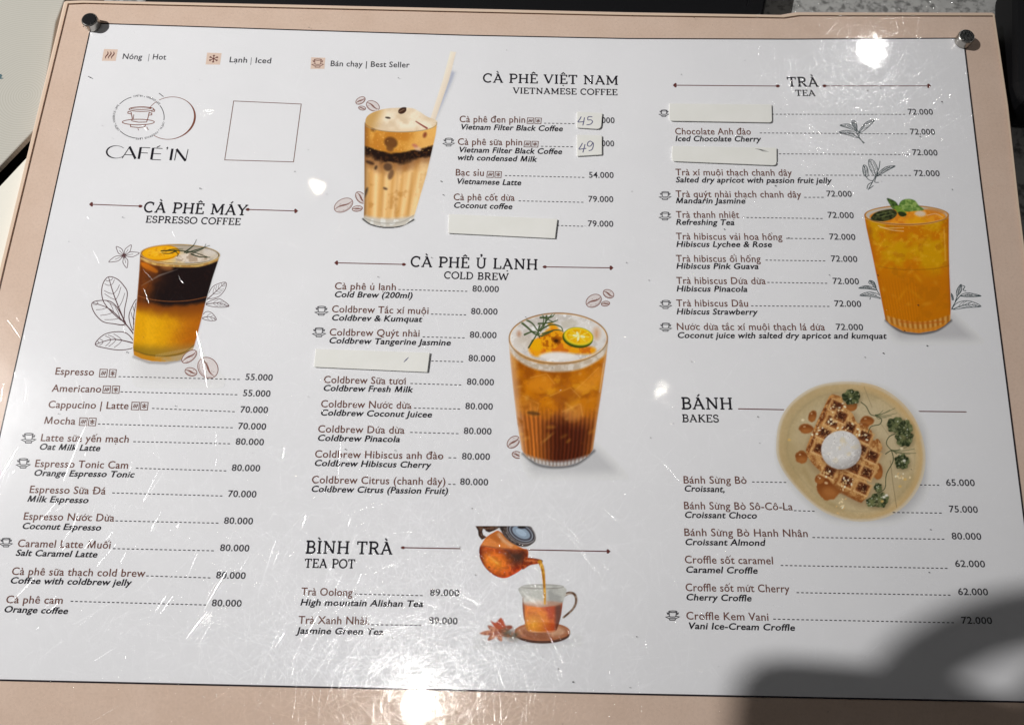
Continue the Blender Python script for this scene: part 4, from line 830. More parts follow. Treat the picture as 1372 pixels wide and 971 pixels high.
f = mixc((188, 112, 14), (148, 78, 10), sstep(.35, .7, n)); f = mixc(f, (204, 138, 26), sstep(.55, .72, nn) * .75); f = mixc(f, (166, 92, 22), sstep(.6, .7, nf) * .5)
rib = (0.5 + 0.5 * np.sin(u * 118 + 3 * (n - .5))) * (.55 + .6 * vnoise(X, Y * .25, 26, 39)); low = sstep(590, 680, Y + (n - .5) * 120)
l2 = mixc((170, 96, 36), (78, 32, 16), sstep(.16, .5, u) * (1 - .55 * sstep(.78, 1.0, u)) * sstep(620, 740, Y + (n - .5) * 60)); l2 = l2 * (0.80 + 0.36 * rib)[..., None]
f = mixc(f, l2, low); f = mixc(f, (196, 150, 110), sstep(.10, .0, u) * .75); f = mixc(f, (176, 120, 70), sstep(.94, 1, u) * .7)
f = mixc(f, mixc((196, 196, 196), (120, 110, 104), rib * .8), sstep(836, 862, Y - 40 * np.sin(u * 3.14)) * .9)
f = mixc(f, (150, 110, 80), sstep(880, 900, Y - 22 * np.sin(u * 3.14)) * .6)
p.over(mb, f)
for pts, c in (([(190, 470), (270, 450), (310, 500), (250, 540), (180, 520)], (206, 130, 30)), ([(400, 545), (470, 480), (530, 420), (545, 470), (480, 540)], (212, 140, 42)), ([(290, 560), (390, 520), (440, 570), (350, 610)], (150, 82, 20)), ([(150, 560), (230, 600), (220, 660), (150, 640)], (196, 128, 44)), ([(350, 640), (440, 600), (450, 660), (390, 690)], (184, 120, 60))):
    p.paint(mb * p.poly(pts, 12, 3), c, .6); p.paint(mb * p.line(pts[:3], 3, soft=3), (230, 176, 90), .4)
p.paint(mb * p.ell(205, 648, 32, 10, 8, 5), (70, 46, 24), .7)
band = mb * (1 - p.ell(329, 318, 236, 122, 0, 6)) * sstep(290, 330, Y) * p.ell(329, 310, 250, 130, 0, 8)
p.paint(p.poly([(84, 300), (140, 360), (230, 395), (330, 402), (430, 390), (520, 350), (574, 296), (566, 350), (510, 395), (430, 430), (330, 441), (230, 432), (150, 400), (95, 350)], 6, 4) * mb, mixc((206, 200, 192), (180, 168, 152), sstep(.4, .65, fbm(X, Y, 30, 36))), .95)
top = p.ell(329, 272, 240, 120, 0); tc_ = mixc((206, 202, 198), (186, 180, 174), sstep(.4, .65, fbm(X, Y, 34, 33))); tc_ = mixc(tc_, (222, 220, 218), sstep(.58, .75, fbm(X, Y, 20, 34)))
p.paint(top, tc_); p.paint(top * p.poly([(340, 190), (400, 175), (430, 200), (400, 225), (350, 222)], 5), (186, 180, 168), .8); p.paint(top * p.ell(160, 285, 50, 34, 0, 18), (190, 178, 164), .6); p.paint(top * p.ell(520, 250, 14, 26, 0, 14), (190, 140, 96), .8); p.paint(top * p.ell(132, 250, 10, 14, 0, 8), (170, 120, 90), .7)
p.paint(top * p.poly([(180, 320), (240, 260), (300, 215), (350, 240), (420, 300), (510, 320), (500, 350), (400, 350), (300, 345), (215, 365)], 7, 4), mixc((220, 148, 22), (196, 106, 24), sstep(.42, .62, fbm(X, Y, 28, 35))))
p.paint(top * p.ell(225, 305, 36, 30, -20, 4), (226, 160, 14)); p.paint(top * p.poly([(250, 270), (290, 240), (335, 255), (350, 290), (300, 325), (250, 320)], 4, 3), mixc((222, 150, 22), (170, 96, 14), sstep(.4, .6, fbm(X, Y, 16, 44)))); p.paint(top * p.ell(318, 285, 22, 14, 20, 5), (110, 56, 10), .9); p.paint(top * p.ell(318, 286, 10, 7), (66, 34, 10)); p.paint(top * p.ell(300, 212, 26, 12, 30, 5), (226, 150, 24))
p.paint(top * p.ell(322, 362, 86, 20, 0, 8), (218, 214, 210), .9)
p.paint(p.ell(426, 272, 77, 49, 8), (66, 78, 20)); p.paint(p.ell(430, 264, 75, 46, 8), (150, 156, 40)); p.paint(p.ell(430, 263, 70, 42, 8), (222, 186, 36)); p.paint(p.ell(430, 263, 60, 34, 8), mixc((226, 180, 26), (212, 158, 14), sstep(.4, .65, fbm(X, Y, 14, 38))))
for a in range(10, 370, 45): p.paint(p.line([(432, 262), (432 + 54 * math.cos(math.radians(a)), 262 + 30 * math.sin(math.radians(a)))], 3), (240, 214, 120), .8)
for a in (15, 100, 190, 250): p.paint(p.ell(432 + 20 * math.cos(math.radians(a)), 262 + 12 * math.sin(math.radians(a)), 12, 6, a), (238, 226, 170), .95)
for q, w0, w1 in (([(124, 178), (170, 215), (210, 250), (240, 262)], 12, 6), ([(180, 320), (205, 280), (240, 225), (300, 150)], 7, 5), ([(210, 152), (240, 148), (256, 172), (250, 210)], 9, 4), ([(240, 170), (290, 168), (312, 152)], 10, 4), ([(230, 200), (290, 195), (325, 182)], 9, 4), ([(170, 182), (200, 200), (225, 235)], 9, 5), ([(160, 255), (200, 240), (235, 250)], 9, 5),
                  ([(235, 235), (290, 205), (340, 215), (352, 240)], 9, 4), ([(250, 250), (310, 232), (345, 235)], 8, 4), ([(245, 262), (300, 238)], 8, 4), ([(200, 285), (182, 318)], 9, 5), ([(236, 210), (228, 240), (235, 270)], 8, 5), ([(262, 172), (300, 190)], 6, 4), ([(270, 160), (262, 200), (240, 240)], 8, 4)):
    p.paint(np.maximum(mb, 0) * p.line(q, w0, w1, sm=5), (46, 62, 34), .95); p.paint(mb * p.line(q, w0 * .3, w1 * .3, sm=5), (120, 134, 84), .6)
p.paint(p.ring(329, 273, 249, 129, 5), (140, 118, 92), .9); p.paint(p.ring(329, 273, 243, 123, 4), (226, 222, 216), .6)
p.paint(mb * p.line([(84, 300), (100, 480), (124, 680), (150, 845)], 6, soft=3, sm=3), (210, 200, 190), .5)
for _ in range(46):
    cx, cy = random.uniform(115, 530), random.uniform(450, 800); p.paint(mb * p.ell(cx, cy, random.uniform(3, 26), random.uniform(2, 9), random.uniform(-50, 50), 7), random.choice([(216, 152, 50), (126, 62, 12), (226, 176, 84), (150, 84, 20)]), random.uniform(.2, .5))
p.paint(mb * p.line([(568, 340), (548, 520), (520, 700), (500, 830)], 9, soft=4, sm=4), (206, 168, 128), .55); p.paint(mb * p.line([(556, 400), (536, 540)], 4, soft=3), (236, 214, 180), .5)
p.build('drink_picture', 'amber cold brew with lime slice and rosemary')

# --- orange iced tea with mint
p = Pic(z4, 4.4136, 160, 105, 900, 985, 0.62, 198); X, Y = p.X, p.Y
p.over(p.poly([(300, 850), (690, 810), (790, 905), (900, 1010), (960, 1060), (400, 1060), (350, 930)], 22), (142, 140, 144), .55)
p.over(p.line([(296, 835), (380, 897), (490, 914), (600, 893), (680, 836)], 12, soft=5, sm=5), (40, 36, 34), .85)
body = [(167, 215), (180, 290), (215, 450), (250, 620), (282, 780), (292, 830), (325, 862), (400, 900), (490, 911), (590, 894), (640, 868), (677, 835), (680, 740), (672, 560), (668, 400), (668, 215)]
mb = np.maximum(p.poly(body), p.ell(418, 213, 251, 59, 0)); u = np.clip((X - (168 + (Y - 215) * .2)) / (668 - 168 - (Y - 215) * .2 + (Y - 215) * .015), 0, 1); n = fbm(X, Y, 110, 51); nf = fbm(X, Y, 24, 52)
f = mixc((182, 108, 8), (186, 136, 10), sstep(.36, .62, n) * sstep(620, 480, Y)); f = mixc(f, (202, 152, 30), sstep(.58, .75, nf) * sstep(600, 450, Y) * .6); f = mixc(f, (176, 98, 14), sstep(.9, 1, u) * .6); f = mixc(f, (168, 92, 14), sstep(.08, 0, u) * .7)
f = f * (1 + .045 * np.sin(u * 150) * (.3 + vnoise(X, Y * .3, 40, 54)) * sstep(560, 640, Y) * sstep(.62, .5, u))[..., None]; f = mixc(f, (158, 96, 10), sstep(.55, .72, fbm(X, Y, 50, 55)) * .5); f = mixc(f, (170, 98, 10), sstep(540, 620, Y) * .35)
yb = 800 + 44 * np.sin(u * 3.14); f = mixc(f, mixc((196, 150, 84), (150, 92, 30), .5 + .5 * np.sin(u * 80)), sstep(yb - 8, yb + 8, Y) * .85); f = mixc(f, (190, 118, 34), sstep(yb + 34, yb + 48, Y) * .8)
p.over(mb, f); p.paint(mb * p.line([(238, 510), (330, 530), (450, 536), (580, 530), (668, 512)], 5, soft=2, sm=5), (140, 88, 14), .6); p.paint(mb * p.line([(380, 842), (500, 852), (640, 842)], 8, soft=4, sm=4), (170, 86, 20), .7)
top = p.ell(418, 213, 240, 51); tcol = mixc((196, 118, 30), (214, 140, 34), sstep(.4, .6, fbm(X, Y, 30, 53))); p.paint(top, (176, 168, 160)); p.paint(top * p.ell(425, 222, 225, 46, 0, 4), tcol)
p.paint(top * p.ell(590, 190, 60, 20, 5, 10), (184, 112, 40), .7); p.paint(top * p.ell(480, 250, 60, 28, 0, 16), (206, 150, 16), .8); p.paint(top * p.poly([(465, 205), (490, 185), (525, 195), (530, 215), (495, 222)], 5, 3), (196, 182, 168), .9); p.paint(top * p.line([(540, 215), (590, 205), (630, 225)], 5, sm=4), (210, 178, 140), .7); p.paint(top * p.line([(590, 250), (640, 240)], 6), (206, 190, 170), .6)
p.paint(mb * p.line([(250, 275), (320, 300), (400, 308)], 4, sm=4), (216, 190, 150), .8); p.paint(mb * p.line([(260, 285), (310, 290), (400, 288)], 5, sm=4), (214, 184, 140), .7)
p.paint(mb * p.line([(172, 232), (260, 262), (418, 275), (570, 262), (664, 228)], 4, sm=5), (206, 158, 88), .8); p.paint(p.ring(418, 213, 251, 59, 6), (138, 86, 44), .9); p.paint(p.ring(418, 213, 245, 54, 3), (206, 178, 150), .6)
p.paint(mb * p.ell(205, 312, 12, 20, 0, 8), (150, 96, 16), .7)
p.over(p.poly([(208, 240), (225, 205), (270, 186), (330, 178), (362, 200), (340, 232), (280, 250)], 2, 4), mixc((36, 40, 24), (66, 70, 40), sstep(.4, .65, fbm(X, Y, 14, 56))))
p.over(p.poly([(300, 114), (330, 120), (360, 140), (374, 175), (340, 178), (318, 150)], 2, 4), mixc((66, 92, 40), (48, 66, 30), sstep(.4, .6, fbm(X, Y, 14, 57))))
p.over(p.poly([(372, 165), (385, 130), (420, 117), (465, 125), (492, 158), (520, 182), (460, 190), (410, 192)], 2, 4), mixc((84, 116, 52), (128, 152, 80), sstep(.4, .6, fbm(X, Y, 18, 58))))
p.over(p.poly([(345, 165), (372, 158), (395, 182), (418, 205), (395, 222), (366, 200)], 2, 4), (104, 132, 48)); p.over(p.poly([(368, 195), (400, 195), (418, 212), (396, 222), (375, 215)], 2, 3), (40, 50, 22))
for q in ([(375, 172), (420, 150), (480, 170)], [(385, 182), (440, 170), (505, 182)], [(340, 170), (318, 135)], [(340, 205), (260, 225)], [(320, 192), (240, 212)]): p.paint(p.line(q, 2.5, sm=4), (150, 168, 104), .6)
for _ in range(60):
    cx, cy = random.uniform(200, 660), random.uniform(280, 780); p.paint(mb * p.ell(cx, cy, random.uniform(3, 30), random.uniform(2, 10), random.uniform(-60, 60), 8), random.choice([(214, 164, 34), (166, 94, 8), (220, 180, 70), (176, 112, 12)]), random.uniform(.15, .4))
p.paint(mb * p.line([(662, 250), (664, 400), (668, 560), (676, 780)], 10, soft=5, sm=4), (150, 84, 20), .6); p.paint(mb * p.line([(640, 300), (648, 480)], 5, soft=4), (224, 184, 110), .5)
p.build('drink_picture', 'orange iced tea with mint leaves on top')

# --- waffle plate
zp = zf(1020, 490, 4.4125)
p = Pic(zp, 4.4125, 70, 75, 1010, 960, 0.66, 194, 0.72); X, Y = p.X, p.Y
edge = [(88, 480), (108, 330), (185, 210), (320, 122), (500, 92), (680, 118), (820, 205), (920, 335), (968, 500), (955, 660), (880, 795), (760, 885), (600, 920), (440, 893), (310, 822), (180, 690), (108, 580)]
p.over(p.poly([(x + 22, y + 22) for x, y in edge], 26, 4), (120, 118, 122), .55)
ctr = (528, 507); sc = lambda k, dx=0, dy=0: [(ctr[0] + (x - ctr[0]) * k + dx, ctr[1] + (y - ctr[1]) * k + dy) for x, y in edge]
n = fbm(X, Y, 120, 61); nf = fbm(X, Y, 10, 62)
p.over(p.poly(edge, sm=6), mixc((186, 168, 138), (190, 162, 118), sstep(.4, .6, n)))
p.paint(p.poly(sc(.965), 6, 6), mixc((176, 146, 92), (196, 160, 100), sstep(200, 900, X))); p.paint(p.poly(sc(.90, 4, 6), 14, 6), mixc((168, 142, 88), (184, 158, 106), sstep(.35, .65, n + (X - 500) / 3000)))
p.paint(p.poly(sc(.86, 0, 0), 4, 6) * (1 - p.poly(sc(.845, 3, 3), 4, 6)), (150, 126, 80), .5); p.paint(p.poly(sc(.78), 30, 6), (180, 160, 118), .8); p.paint(p.poly(sc(1), 1.3, 6), mixc((140, 120, 84), (212, 192, 150), nf), .16); p.paint(p.poly(sc(1), 1.3, 6) * (1 - p.poly(sc(.972), 3, 6)), (190, 176, 150), .7); p.paint(p.poly(sc(.95), 3, 6) * (1 - p.poly(sc(.89, 4, 4), 12, 6)) * sstep(520, 760, X), (188, 146, 78), .45)
p.paint(p.ell(350, 560, 200, 160, 0, 60), (150, 118, 60), .35); p.paint(p.ell(640, 640, 160, 160, 0, 60), (160, 130, 76), .3); p.paint(p.line([(600, 106), (760, 150), (880, 270), (935, 420)], 14, soft=10, sm=6), (202, 156, 84), .6); p.paint(p.line([(250, 610), (300, 700), (380, 790), (480, 850)], 12, soft=10, sm=5), (150, 120, 62), .4)
p.paint(p.line([(608, 125), (655, 245)], 3), (130, 110, 76), .8); p.paint(p.line([(700, 330), (760, 420)], 2.5), (130, 110, 76), .6); p.paint(p.line([(763, 560), (778, 690), (800, 835)], 3), (112, 92, 60), .8)
wf = [(405, 178), (440, 172), (478, 190), (490, 240), (540, 282), (570, 340), (650, 380), (662, 440), (690, 430), (716, 480), (700, 515), (668, 560), (700, 600), (660, 660), (620, 672), (640, 740), (600, 800), (560, 796), (470, 740), (420, 700), (390, 655), (335, 610), (290, 560), (265, 500), (300, 400), (350, 290)]
p.paint(p.poly([(x + 8, y + 14) for x, y in wf], 24, 3), (110, 70, 36), .5)
for cx, cy, rx, ry, rot in ((265, 372, 40, 29, 0), (303, 298, 22, 35, 15), (238, 540, 37, 36, 0), (400, 722, 66, 68, 20), (345, 668, 28, 28, 0), (625, 325, 38, 28, 0), (690, 622, 28, 46, 0), (530, 235, 36, 30, 0), (600, 355, 34, 20, 0)):
    wb = p.ell(cx + 7 * (fbm(X, Y, 22, 72) - .5), cy, rx * (.88 + .34 * fbm(X, Y, 26, 73)), ry * (.88 + .34 * fbm(X, Y, 24, 74)), rot, 3); p.paint(wb, mixc((128, 56, 10), (158, 82, 22), sstep(cy - ry, cy + ry, Y))); p.paint(wb * p.ell(cx + 3, cy + ry * .35, rx * .6, ry * .4, rot, 10), (176, 100, 34), .7); p.paint(p.ring(cx, cy, rx, ry, 4, rot, 4) * sstep(cy, cy - ry, Y), (196, 140, 70), .6); p.paint(p.ell(cx - rx * .25, cy - ry * .45, rx * .16, ry * .10, rot, 3), (226, 186, 130), .8)
p.paint(p.poly(wf, 2, 3), mixc((192, 132, 62), (150, 82, 26), sstep(.35, .65, fbm(X, Y, 26, 63))))
p.paint(p.poly([(405, 178), (428, 178), (370, 320), (318, 440), (282, 515), (264, 500), (300, 400), (350, 290)], 3), mixc((140, 66, 18), (196, 120, 46), sstep(.4, .6, fbm(X, Y, 16, 64))))
p.paint(p.line([(412, 195), (340, 350), (285, 480)], 12, soft=4), (96, 42, 14), .7)
pits = [(446, 242), (420, 332), (520, 362), (372, 400), (345, 492), (612, 420), (470, 300), (612, 505), (402, 625), (506, 682), (598, 722), (655, 535), (622, 632), (548, 602)]
for i, (cx, cy) in enumerate(pits):
    a, b_ = (20 + (i * 7) % 5), 34; r = math.radians(24)
    def Q(k, dx=0, dy=0, s=1): return [(cx + dx + (x * math.cos(r) - y * math.sin(r)) * k, cy + dy + (x * math.sin(r) + y * math.cos(r)) * k) for x, y in ((-42, -34), (42, -34), (42, 36), (-42, 36))]
    p.paint(p.poly(Q(1.12), 5), (206, 150, 78), .85); p.paint(p.poly(Q(.86), 4), mixc((120, 56, 18), (160, 86, 30), sstep(.4, .6, fbm(X, Y, 12, 65)))); p.paint(p.poly(Q(.62, 2, -5), 6), mixc((64, 28, 14), (96, 44, 20), sstep(.4, .6, fbm(X, Y, 9, 66)))); p.paint(p.line(Q(.95)[2:4], 5, soft=3), (226, 178, 110), .7)
p.paint(p.poly(wf, 2, 3) * sstep(.62, .72, fbm(X, Y, 9, 67)), (222, 170, 96), .55)
p.paint(p.line([(470, 745), (530, 775), (590, 802)], 12, soft=4), (140, 70, 20), .8)
for _ in range(90):
    cx, cy = random.choice([(430, 330), (510, 365), (450, 245), (600, 410), (500, 690), (400, 640), (490, 825), (835, 660), (350, 400)]); cx += random.gauss(0, 26); cy += random.gauss(0, 18)
    p.paint(p.ell(cx, cy, random.uniform(3, 9), random.uniform(3, 6), random.uniform(0, 180), 2), random.choice([(226, 196, 140), (206, 160, 90), (232, 216, 180)]), .9)
p.paint(p.ell(478, 512, 120, 116, 0, 12), (90, 44, 20), .5)
ice = p.ell(473, 497, 119, 114, 0, 2.5); d = np.hypot((X - 450) / 150, (Y - 460) / 150)
p.paint(ice, mixc((190, 187, 184), (150, 144, 140), sstep(.55, 1.1, d) * .9)); p.paint(ice * sstep(.5, .75, fbm(X, Y, 16, 68)), mixc((214, 210, 206), (150, 144, 138), sstep(.55, .75, fbm(X, Y, 9, 75))), .55); p.paint(ice * sstep(.52, .74, fbm(X, Y, 40, 69)) * p.ell(465, 480, 90, 70, 0, 40), (206, 178, 116), .55)
for cx, cy, rx, ry in ((532, 184, 53, 44), (800, 350, 58, 46), (845, 425, 52, 52), (832, 566, 44, 44), (700, 790, 52, 46), (690, 718, 24, 26), (650, 805, 30, 28), (850, 370, 44, 50)):
    th = np.arctan2(Y - cy, X - cx); lobes = 1 + .07 * np.sin(th * 5 + cx) + .05 * np.sin(th * 9 + cy); lf = p.ell(cx, cy, rx * lobes, ry * lobes, 0, 2)
    p.paint(p.ell(cx + 6, cy + 9, rx, ry, 0, 12), (96, 78, 44), .5)
    p.paint(lf, mixc((38, 48, 24), (92, 100, 54), sstep(.32, .68, fbm(X, Y, 26, 71 + int(cx) % 7)))); p.paint(lf * (0.5 + 0.5 * np.cos(th * 11 + cx)) ** 6, (112, 120, 72), .45); p.paint(lf * sstep(.60, .74, fbm(X, Y, 12, 76)), (140, 140, 92), .6); p.paint(p.ell(cx, cy, rx * .2, ry * .2, 0, 6), (122, 124, 66), .7)
    for k in range(4): p.paint(p.ell(cx + random.gauss(0, rx * .4), cy + random.gauss(0, ry * .4), 4, 3), (190, 196, 170), .7)
for q in ([(590, 215), (620, 240), (645, 285), (675, 295)], [(675, 295), (710, 315), (700, 345), (650, 358), (632, 395)], [(792, 400), (755, 420), (740, 460), (770, 500)], [(770, 500), (780, 560), (740, 640), (732, 720), (700, 745)], [(735, 520), (770, 500), (800, 520)], [(800, 545), (840, 550)]): p.paint(p.line(q, 5, 4, sm=5), (50, 62, 32), .95)
for c, tip in (((675, 290), [(790, 250), (800, 280), (760, 260), (740, 305), (720, 262), (770, 295), (700, 315)]), ((770, 497), [(905, 490), (915, 515), (860, 480), (880, 520), (830, 515), (820, 490)])):
    for t in tip: p.paint(p.line([c, ((c[0] + t[0]) / 2, (c[1] + t[1]) / 2 + 8), t], 3, 2, sm=4), (70, 80, 44), .9)
for cx, cy in ((725, 775), (715, 800), (740, 765), (845, 560), (830, 488), (850, 670), (820, 712), (165, 437), (245, 320)): p.paint(p.ell(cx, cy, 9, 7, 0, 3), random.choice([(216, 196, 150), (206, 160, 70), (222, 216, 200)]), .9)
p.build('plate_picture', 'waffle with ice cream and caramel on a beige plate')

# --- tea pot pouring into a glass cup
zt_ = zf(620, 690, 5.11)
p = Pic(zt_, 5.11, 70, 73, 830, 930, 0.62, 202); X, Y = p.X, p.Y
p.over(p.ell(450, 868, 290, 26, -2, 22), (146, 146, 154), .5)
n = fbm(X, Y, 70, 81); nf = fbm(X, Y, 18, 82); clip = np.where(Y >= 73, 1, 0)
p.over(p.poly([(85, 70), (252, 70), (246, 88), (215, 105), (180, 117), (158, 108), (150, 96), (140, 92), (134, 110), (140, 132), (165, 150), (130, 168), (108, 140), (104, 105)], 1.5), mixc((52, 36, 30), (92, 66, 52), sstep(.4, .65, nf)))
pot = [(132, 190), (160, 150), (205, 120), (245, 105), (300, 150), (345, 190), (410, 225), (446, 236), (446, 290), (425, 330), (400, 372), (340, 410), (282, 430), (210, 408), (150, 352), (116, 285), (114, 225)]
mp_ = p.poly(pot, sm=5); f = mixc((196, 120, 60), (170, 96, 44), sstep(.4, .6, n)); liq = mixc((186, 70, 26), (140, 44, 18), sstep(.4, .62, nf)); liq = mixc(liq, (226, 150, 44), p.ell(215, 320, 75, 40, 25, 50)); liq = mixc(liq, (62, 44, 36), p.poly([(285, 235), (440, 240), (420, 335), (350, 335), (310, 290)], 24) * .95); liq = mixc(liq, (96, 40, 22), sstep(60, 0, X - 112) * .8)
f = mixc(f, liq, p.poly([(100, 205), (220, 226), (320, 232), (446, 236), (446, 460), (90, 460)], 4)); p.over(mp_, f)
p.paint(mp_ * p.line([(120, 205), (220, 222), (320, 230)], 8, soft=3, sm=3), (120, 64, 40), .7); p.paint(mp_ * p.line([(118, 230), (125, 300), (165, 370), (230, 415)], 9, soft=4, sm=5), (92, 30, 14), .8); p.paint(mp_ * p.poly([(250, 115), (290, 165), (345, 205), (330, 215), (270, 180), (235, 130)], 6), (206, 180, 150), .6); p.paint(mp_ * p.line([(180, 280), (240, 330)], 6, soft=4), (236, 186, 90), .6)
p.over(p.poly([(406, 372), (422, 300), (440, 288), (520, 298), (545, 312), (515, 332), (460, 342)], 2, 3), mixc((170, 78, 34), (120, 48, 24), sstep(.4, .6, nf))); p.paint(p.line([(430, 312), (520, 312)], 8, soft=4) * p.a, (206, 130, 80), .6); p.over(p.ell(530, 312, 18, 10, 10), (60, 36, 26))
lid = p.poly([(258, 70), (440, 70), (482, 100), (500, 145), (492, 180), (450, 210), (405, 215), (345, 195), (290, 150), (262, 105)], 2, 4); p.over(lid * clip, mixc((48, 40, 38), (84, 74, 70), sstep(.4, .6, nf)))
for rx, ry, c in ((104, 66, (120, 118, 122)), (98, 61, (52, 46, 48)), (88, 54, (134, 140, 150)), (80, 48, (66, 66, 74)), (66, 36, (128, 142, 158)), (40, 20, (150, 166, 182))): p.paint(lid * clip * p.ell(400, 118, rx, ry, 28, 2), c)
p.paint(lid * p.ell(404, 80, 28, 12, 0, 3), (40, 34, 34)); p.paint(lid * p.line([(300, 120), (340, 170), (420, 195), (485, 175)], 5, soft=3, sm=5), (160, 160, 164), .7)
# saucer, star anise, cup
p.over(p.ell(545, 812, 190, 66, 0), (76, 52, 42)); p.over(p.ell(545, 795, 190, 64, 0), (150, 92, 62)); p.paint(p.ell(545, 793, 172, 52, 0, 3), mixc((176, 122, 90), (136, 84, 58), sstep(.4, .6, n))); p.paint(p.ell(640, 795, 60, 30, 0, 10), (196, 160, 130), .7)
p.over(p.line([(695, 545), (735, 530), (768, 545), (776, 592), (750, 645), (690, 698)], 22, 14, sm=6), mixc((140, 122, 108), (90, 66, 52), sstep(.4, .6, nf))); p.paint(p.line([(700, 545), (740, 536), (762, 560), (764, 600), (735, 650)], 6, sm=6) * p.a, (206, 196, 186), .7)
cupb = [(400, 488), (406, 560), (410, 640), (420, 720), (440, 780), (470, 798), (560, 802), (630, 795), (652, 760), (672, 690), (684, 600), (692, 488)]
mc = p.poly(cupb, sm=4); u = np.clip((X - 405) / 285, 0, 1); f = mixc((176, 176, 170), (150, 150, 146), sstep(.4, .6, n)); lq = mixc((206, 108, 40), (170, 66, 28), sstep(.35, .65, n + (u - .5) * .5)); lq = mixc(lq, (222, 168, 48), p.ell(485, 745, 50, 60, 10, 50)); lq = mixc(lq, (96, 50, 34), sstep(.74, .86, u) * sstep(1, .9, u)); lq = mixc(lq, (110, 60, 40), sstep(.1, .02, u))
f = mixc(f, lq, p.poly([(400, 592), (440, 615), (540, 628), (640, 615), (690, 596), (690, 830), (400, 830)], 4)); p.over(mc, f, .96)
p.paint(mc * p.ell(545, 605, 140, 20, 0, 5), (176, 120, 90), .6); p.paint(mc * p.poly([(410, 560), (460, 560), (560, 590), (560, 610), (420, 600)], 8, 3), (214, 210, 202), .6); p.over(p.ring(546, 488, 146, 17, 6), (128, 124, 118), .9); p.paint(mc * p.line([(412, 560), (424, 700), (445, 780)], 5, soft=3), (120, 76, 56), .7); p.paint(mc * p.line([(440, 792), (540, 800), (640, 790)], 8, soft=3, sm=3), (196, 150, 110), .8)
p.over(p.line([(528, 318), (548, 372), (556, 450), (561, 530), (562, 605)], 28, 13, sm=6), mixc((176, 120, 34), (206, 160, 70), sstep(.4, .6, nf))); p.paint(p.line([(540, 350), (552, 430), (556, 500)], 5, sm=4) * p.a, (110, 70, 20), .7)
for a, ln in ((-20, 100), (20, 110), (70, 90), (130, 100), (175, 120), (225, 90), (275, 100), (320, 95)):
    r = math.radians(a); c = (235, 800); t = (c[0] + ln * math.cos(r), c[1] + ln * .75 * math.sin(r)); nx, ny = -math.sin(r) * 20, math.cos(r) * 18; m_ = ((c[0] + t[0]) / 2, (c[1] + t[1]) / 2)
    p.over(p.poly([c, (m_[0] + nx, m_[1] + ny), t, (m_[0] - nx, m_[1] - ny)], 3, 3), mixc((138, 72, 50), (182, 124, 92), sstep(.4, .6, fbm(X, Y, 14, 84))), .95)
p.over(p.poly([(190, 720), (225, 735), (260, 700), (285, 735), (290, 770), (230, 775)], 3, 3), (166, 78, 50)); p.over(p.ell(330, 815, 60, 36, 20, 14), mixc((90, 82, 66), (130, 90, 66), sstep(.4, .6, nf)), .9); p.over(p.ell(320, 765, 22, 14, 0, 4), (130, 66, 46))
p.build('teapot_picture', 'glass teapot pouring amber tea into a cup')

# ------------------------------------------------------------------ standoff bolts, stickers
steel = mat('brushed_steel', (0.42, 0.40, 0.37), 0.32, 1.0, 0.5); blackcap = mat('black_cap', (0.012, 0.012, 0.013), 0.25, 0, 0.5)
glit = mat('worn_cap', (0.10, 0.10, 0.10), 0.35, 0.9); noise_colour(glit, 1500, (0.02, 0.02, 0.02), (0.30, 0.30, 0.29), 0.4, 0.65, 3, bump=0.6)
def lathe(name, prof, m, parent, c, n=40):
    v = []; f = []
    for r, zz in prof: v += [(c[0] + r * math.cos(2 * math.pi * k / n), c[1] + r * math.sin(2 * math.pi * k / n), zz - ZC) for k in range(n)]
    for i in range(len(prof) - 1):
        for k in range(n): j = (k + 1) % n; f.append([i * n + k, i * n + j, (i + 1) * n + j, (i + 1) * n + k])
    f.append([(len(prof) - 1) * n + k for k in range(n)])
    o = link(name, v, f, m, parent, smooth=False); return o
for tx, ty, capm, lab in ((119.4, 26.2, blackcap, 'steel bolt with a black cap'), (1295.6, 48.5, glit, 'steel bolt with a scratched cap')):
    zt2 = 0.0044; c = P(tx, ty, zt2); r = 0.00385
    b_ = lathe('standoff_bolt', [(r * 1.0, ZK + 0.00002), (r * 1.0, zt2 - 0.0003), (r * 0.93, zt2), (r * 0.86, zt2)], steel, board, c); b_['label'] = lab
    lathe('bolt_cap', [(r * 0.87, zt2 - 0.0001), (r * 0.86, zt2 + 0.00018), (r * 0.80, zt2 + 0.0003)], capm, b_, c)
def rounded(pts, rad):
    """outline with some corners rounded; rad per corner in photo pixels"""
    out = []; n = len(pts)
    for i in range(n):
        p0, p1, p2 = (np.array(pts[(i + d) % n], float) for d in (-1, 0, 1)); r = rad[i]
        if r <= 0: out.append(tuple(p1)); continue
        a = p1 + (p0 - p1) / np.linalg.norm(p0 - p1) * r; b = p1 + (p2 - p1) / np.linalg.norm(p2 - p1) * r
        for k in range(6): t = k / 5; out.append(tuple(a * (1 - t) ** 2 + 2 * p1 * t * (1 - t) + b * t * t))
    return out
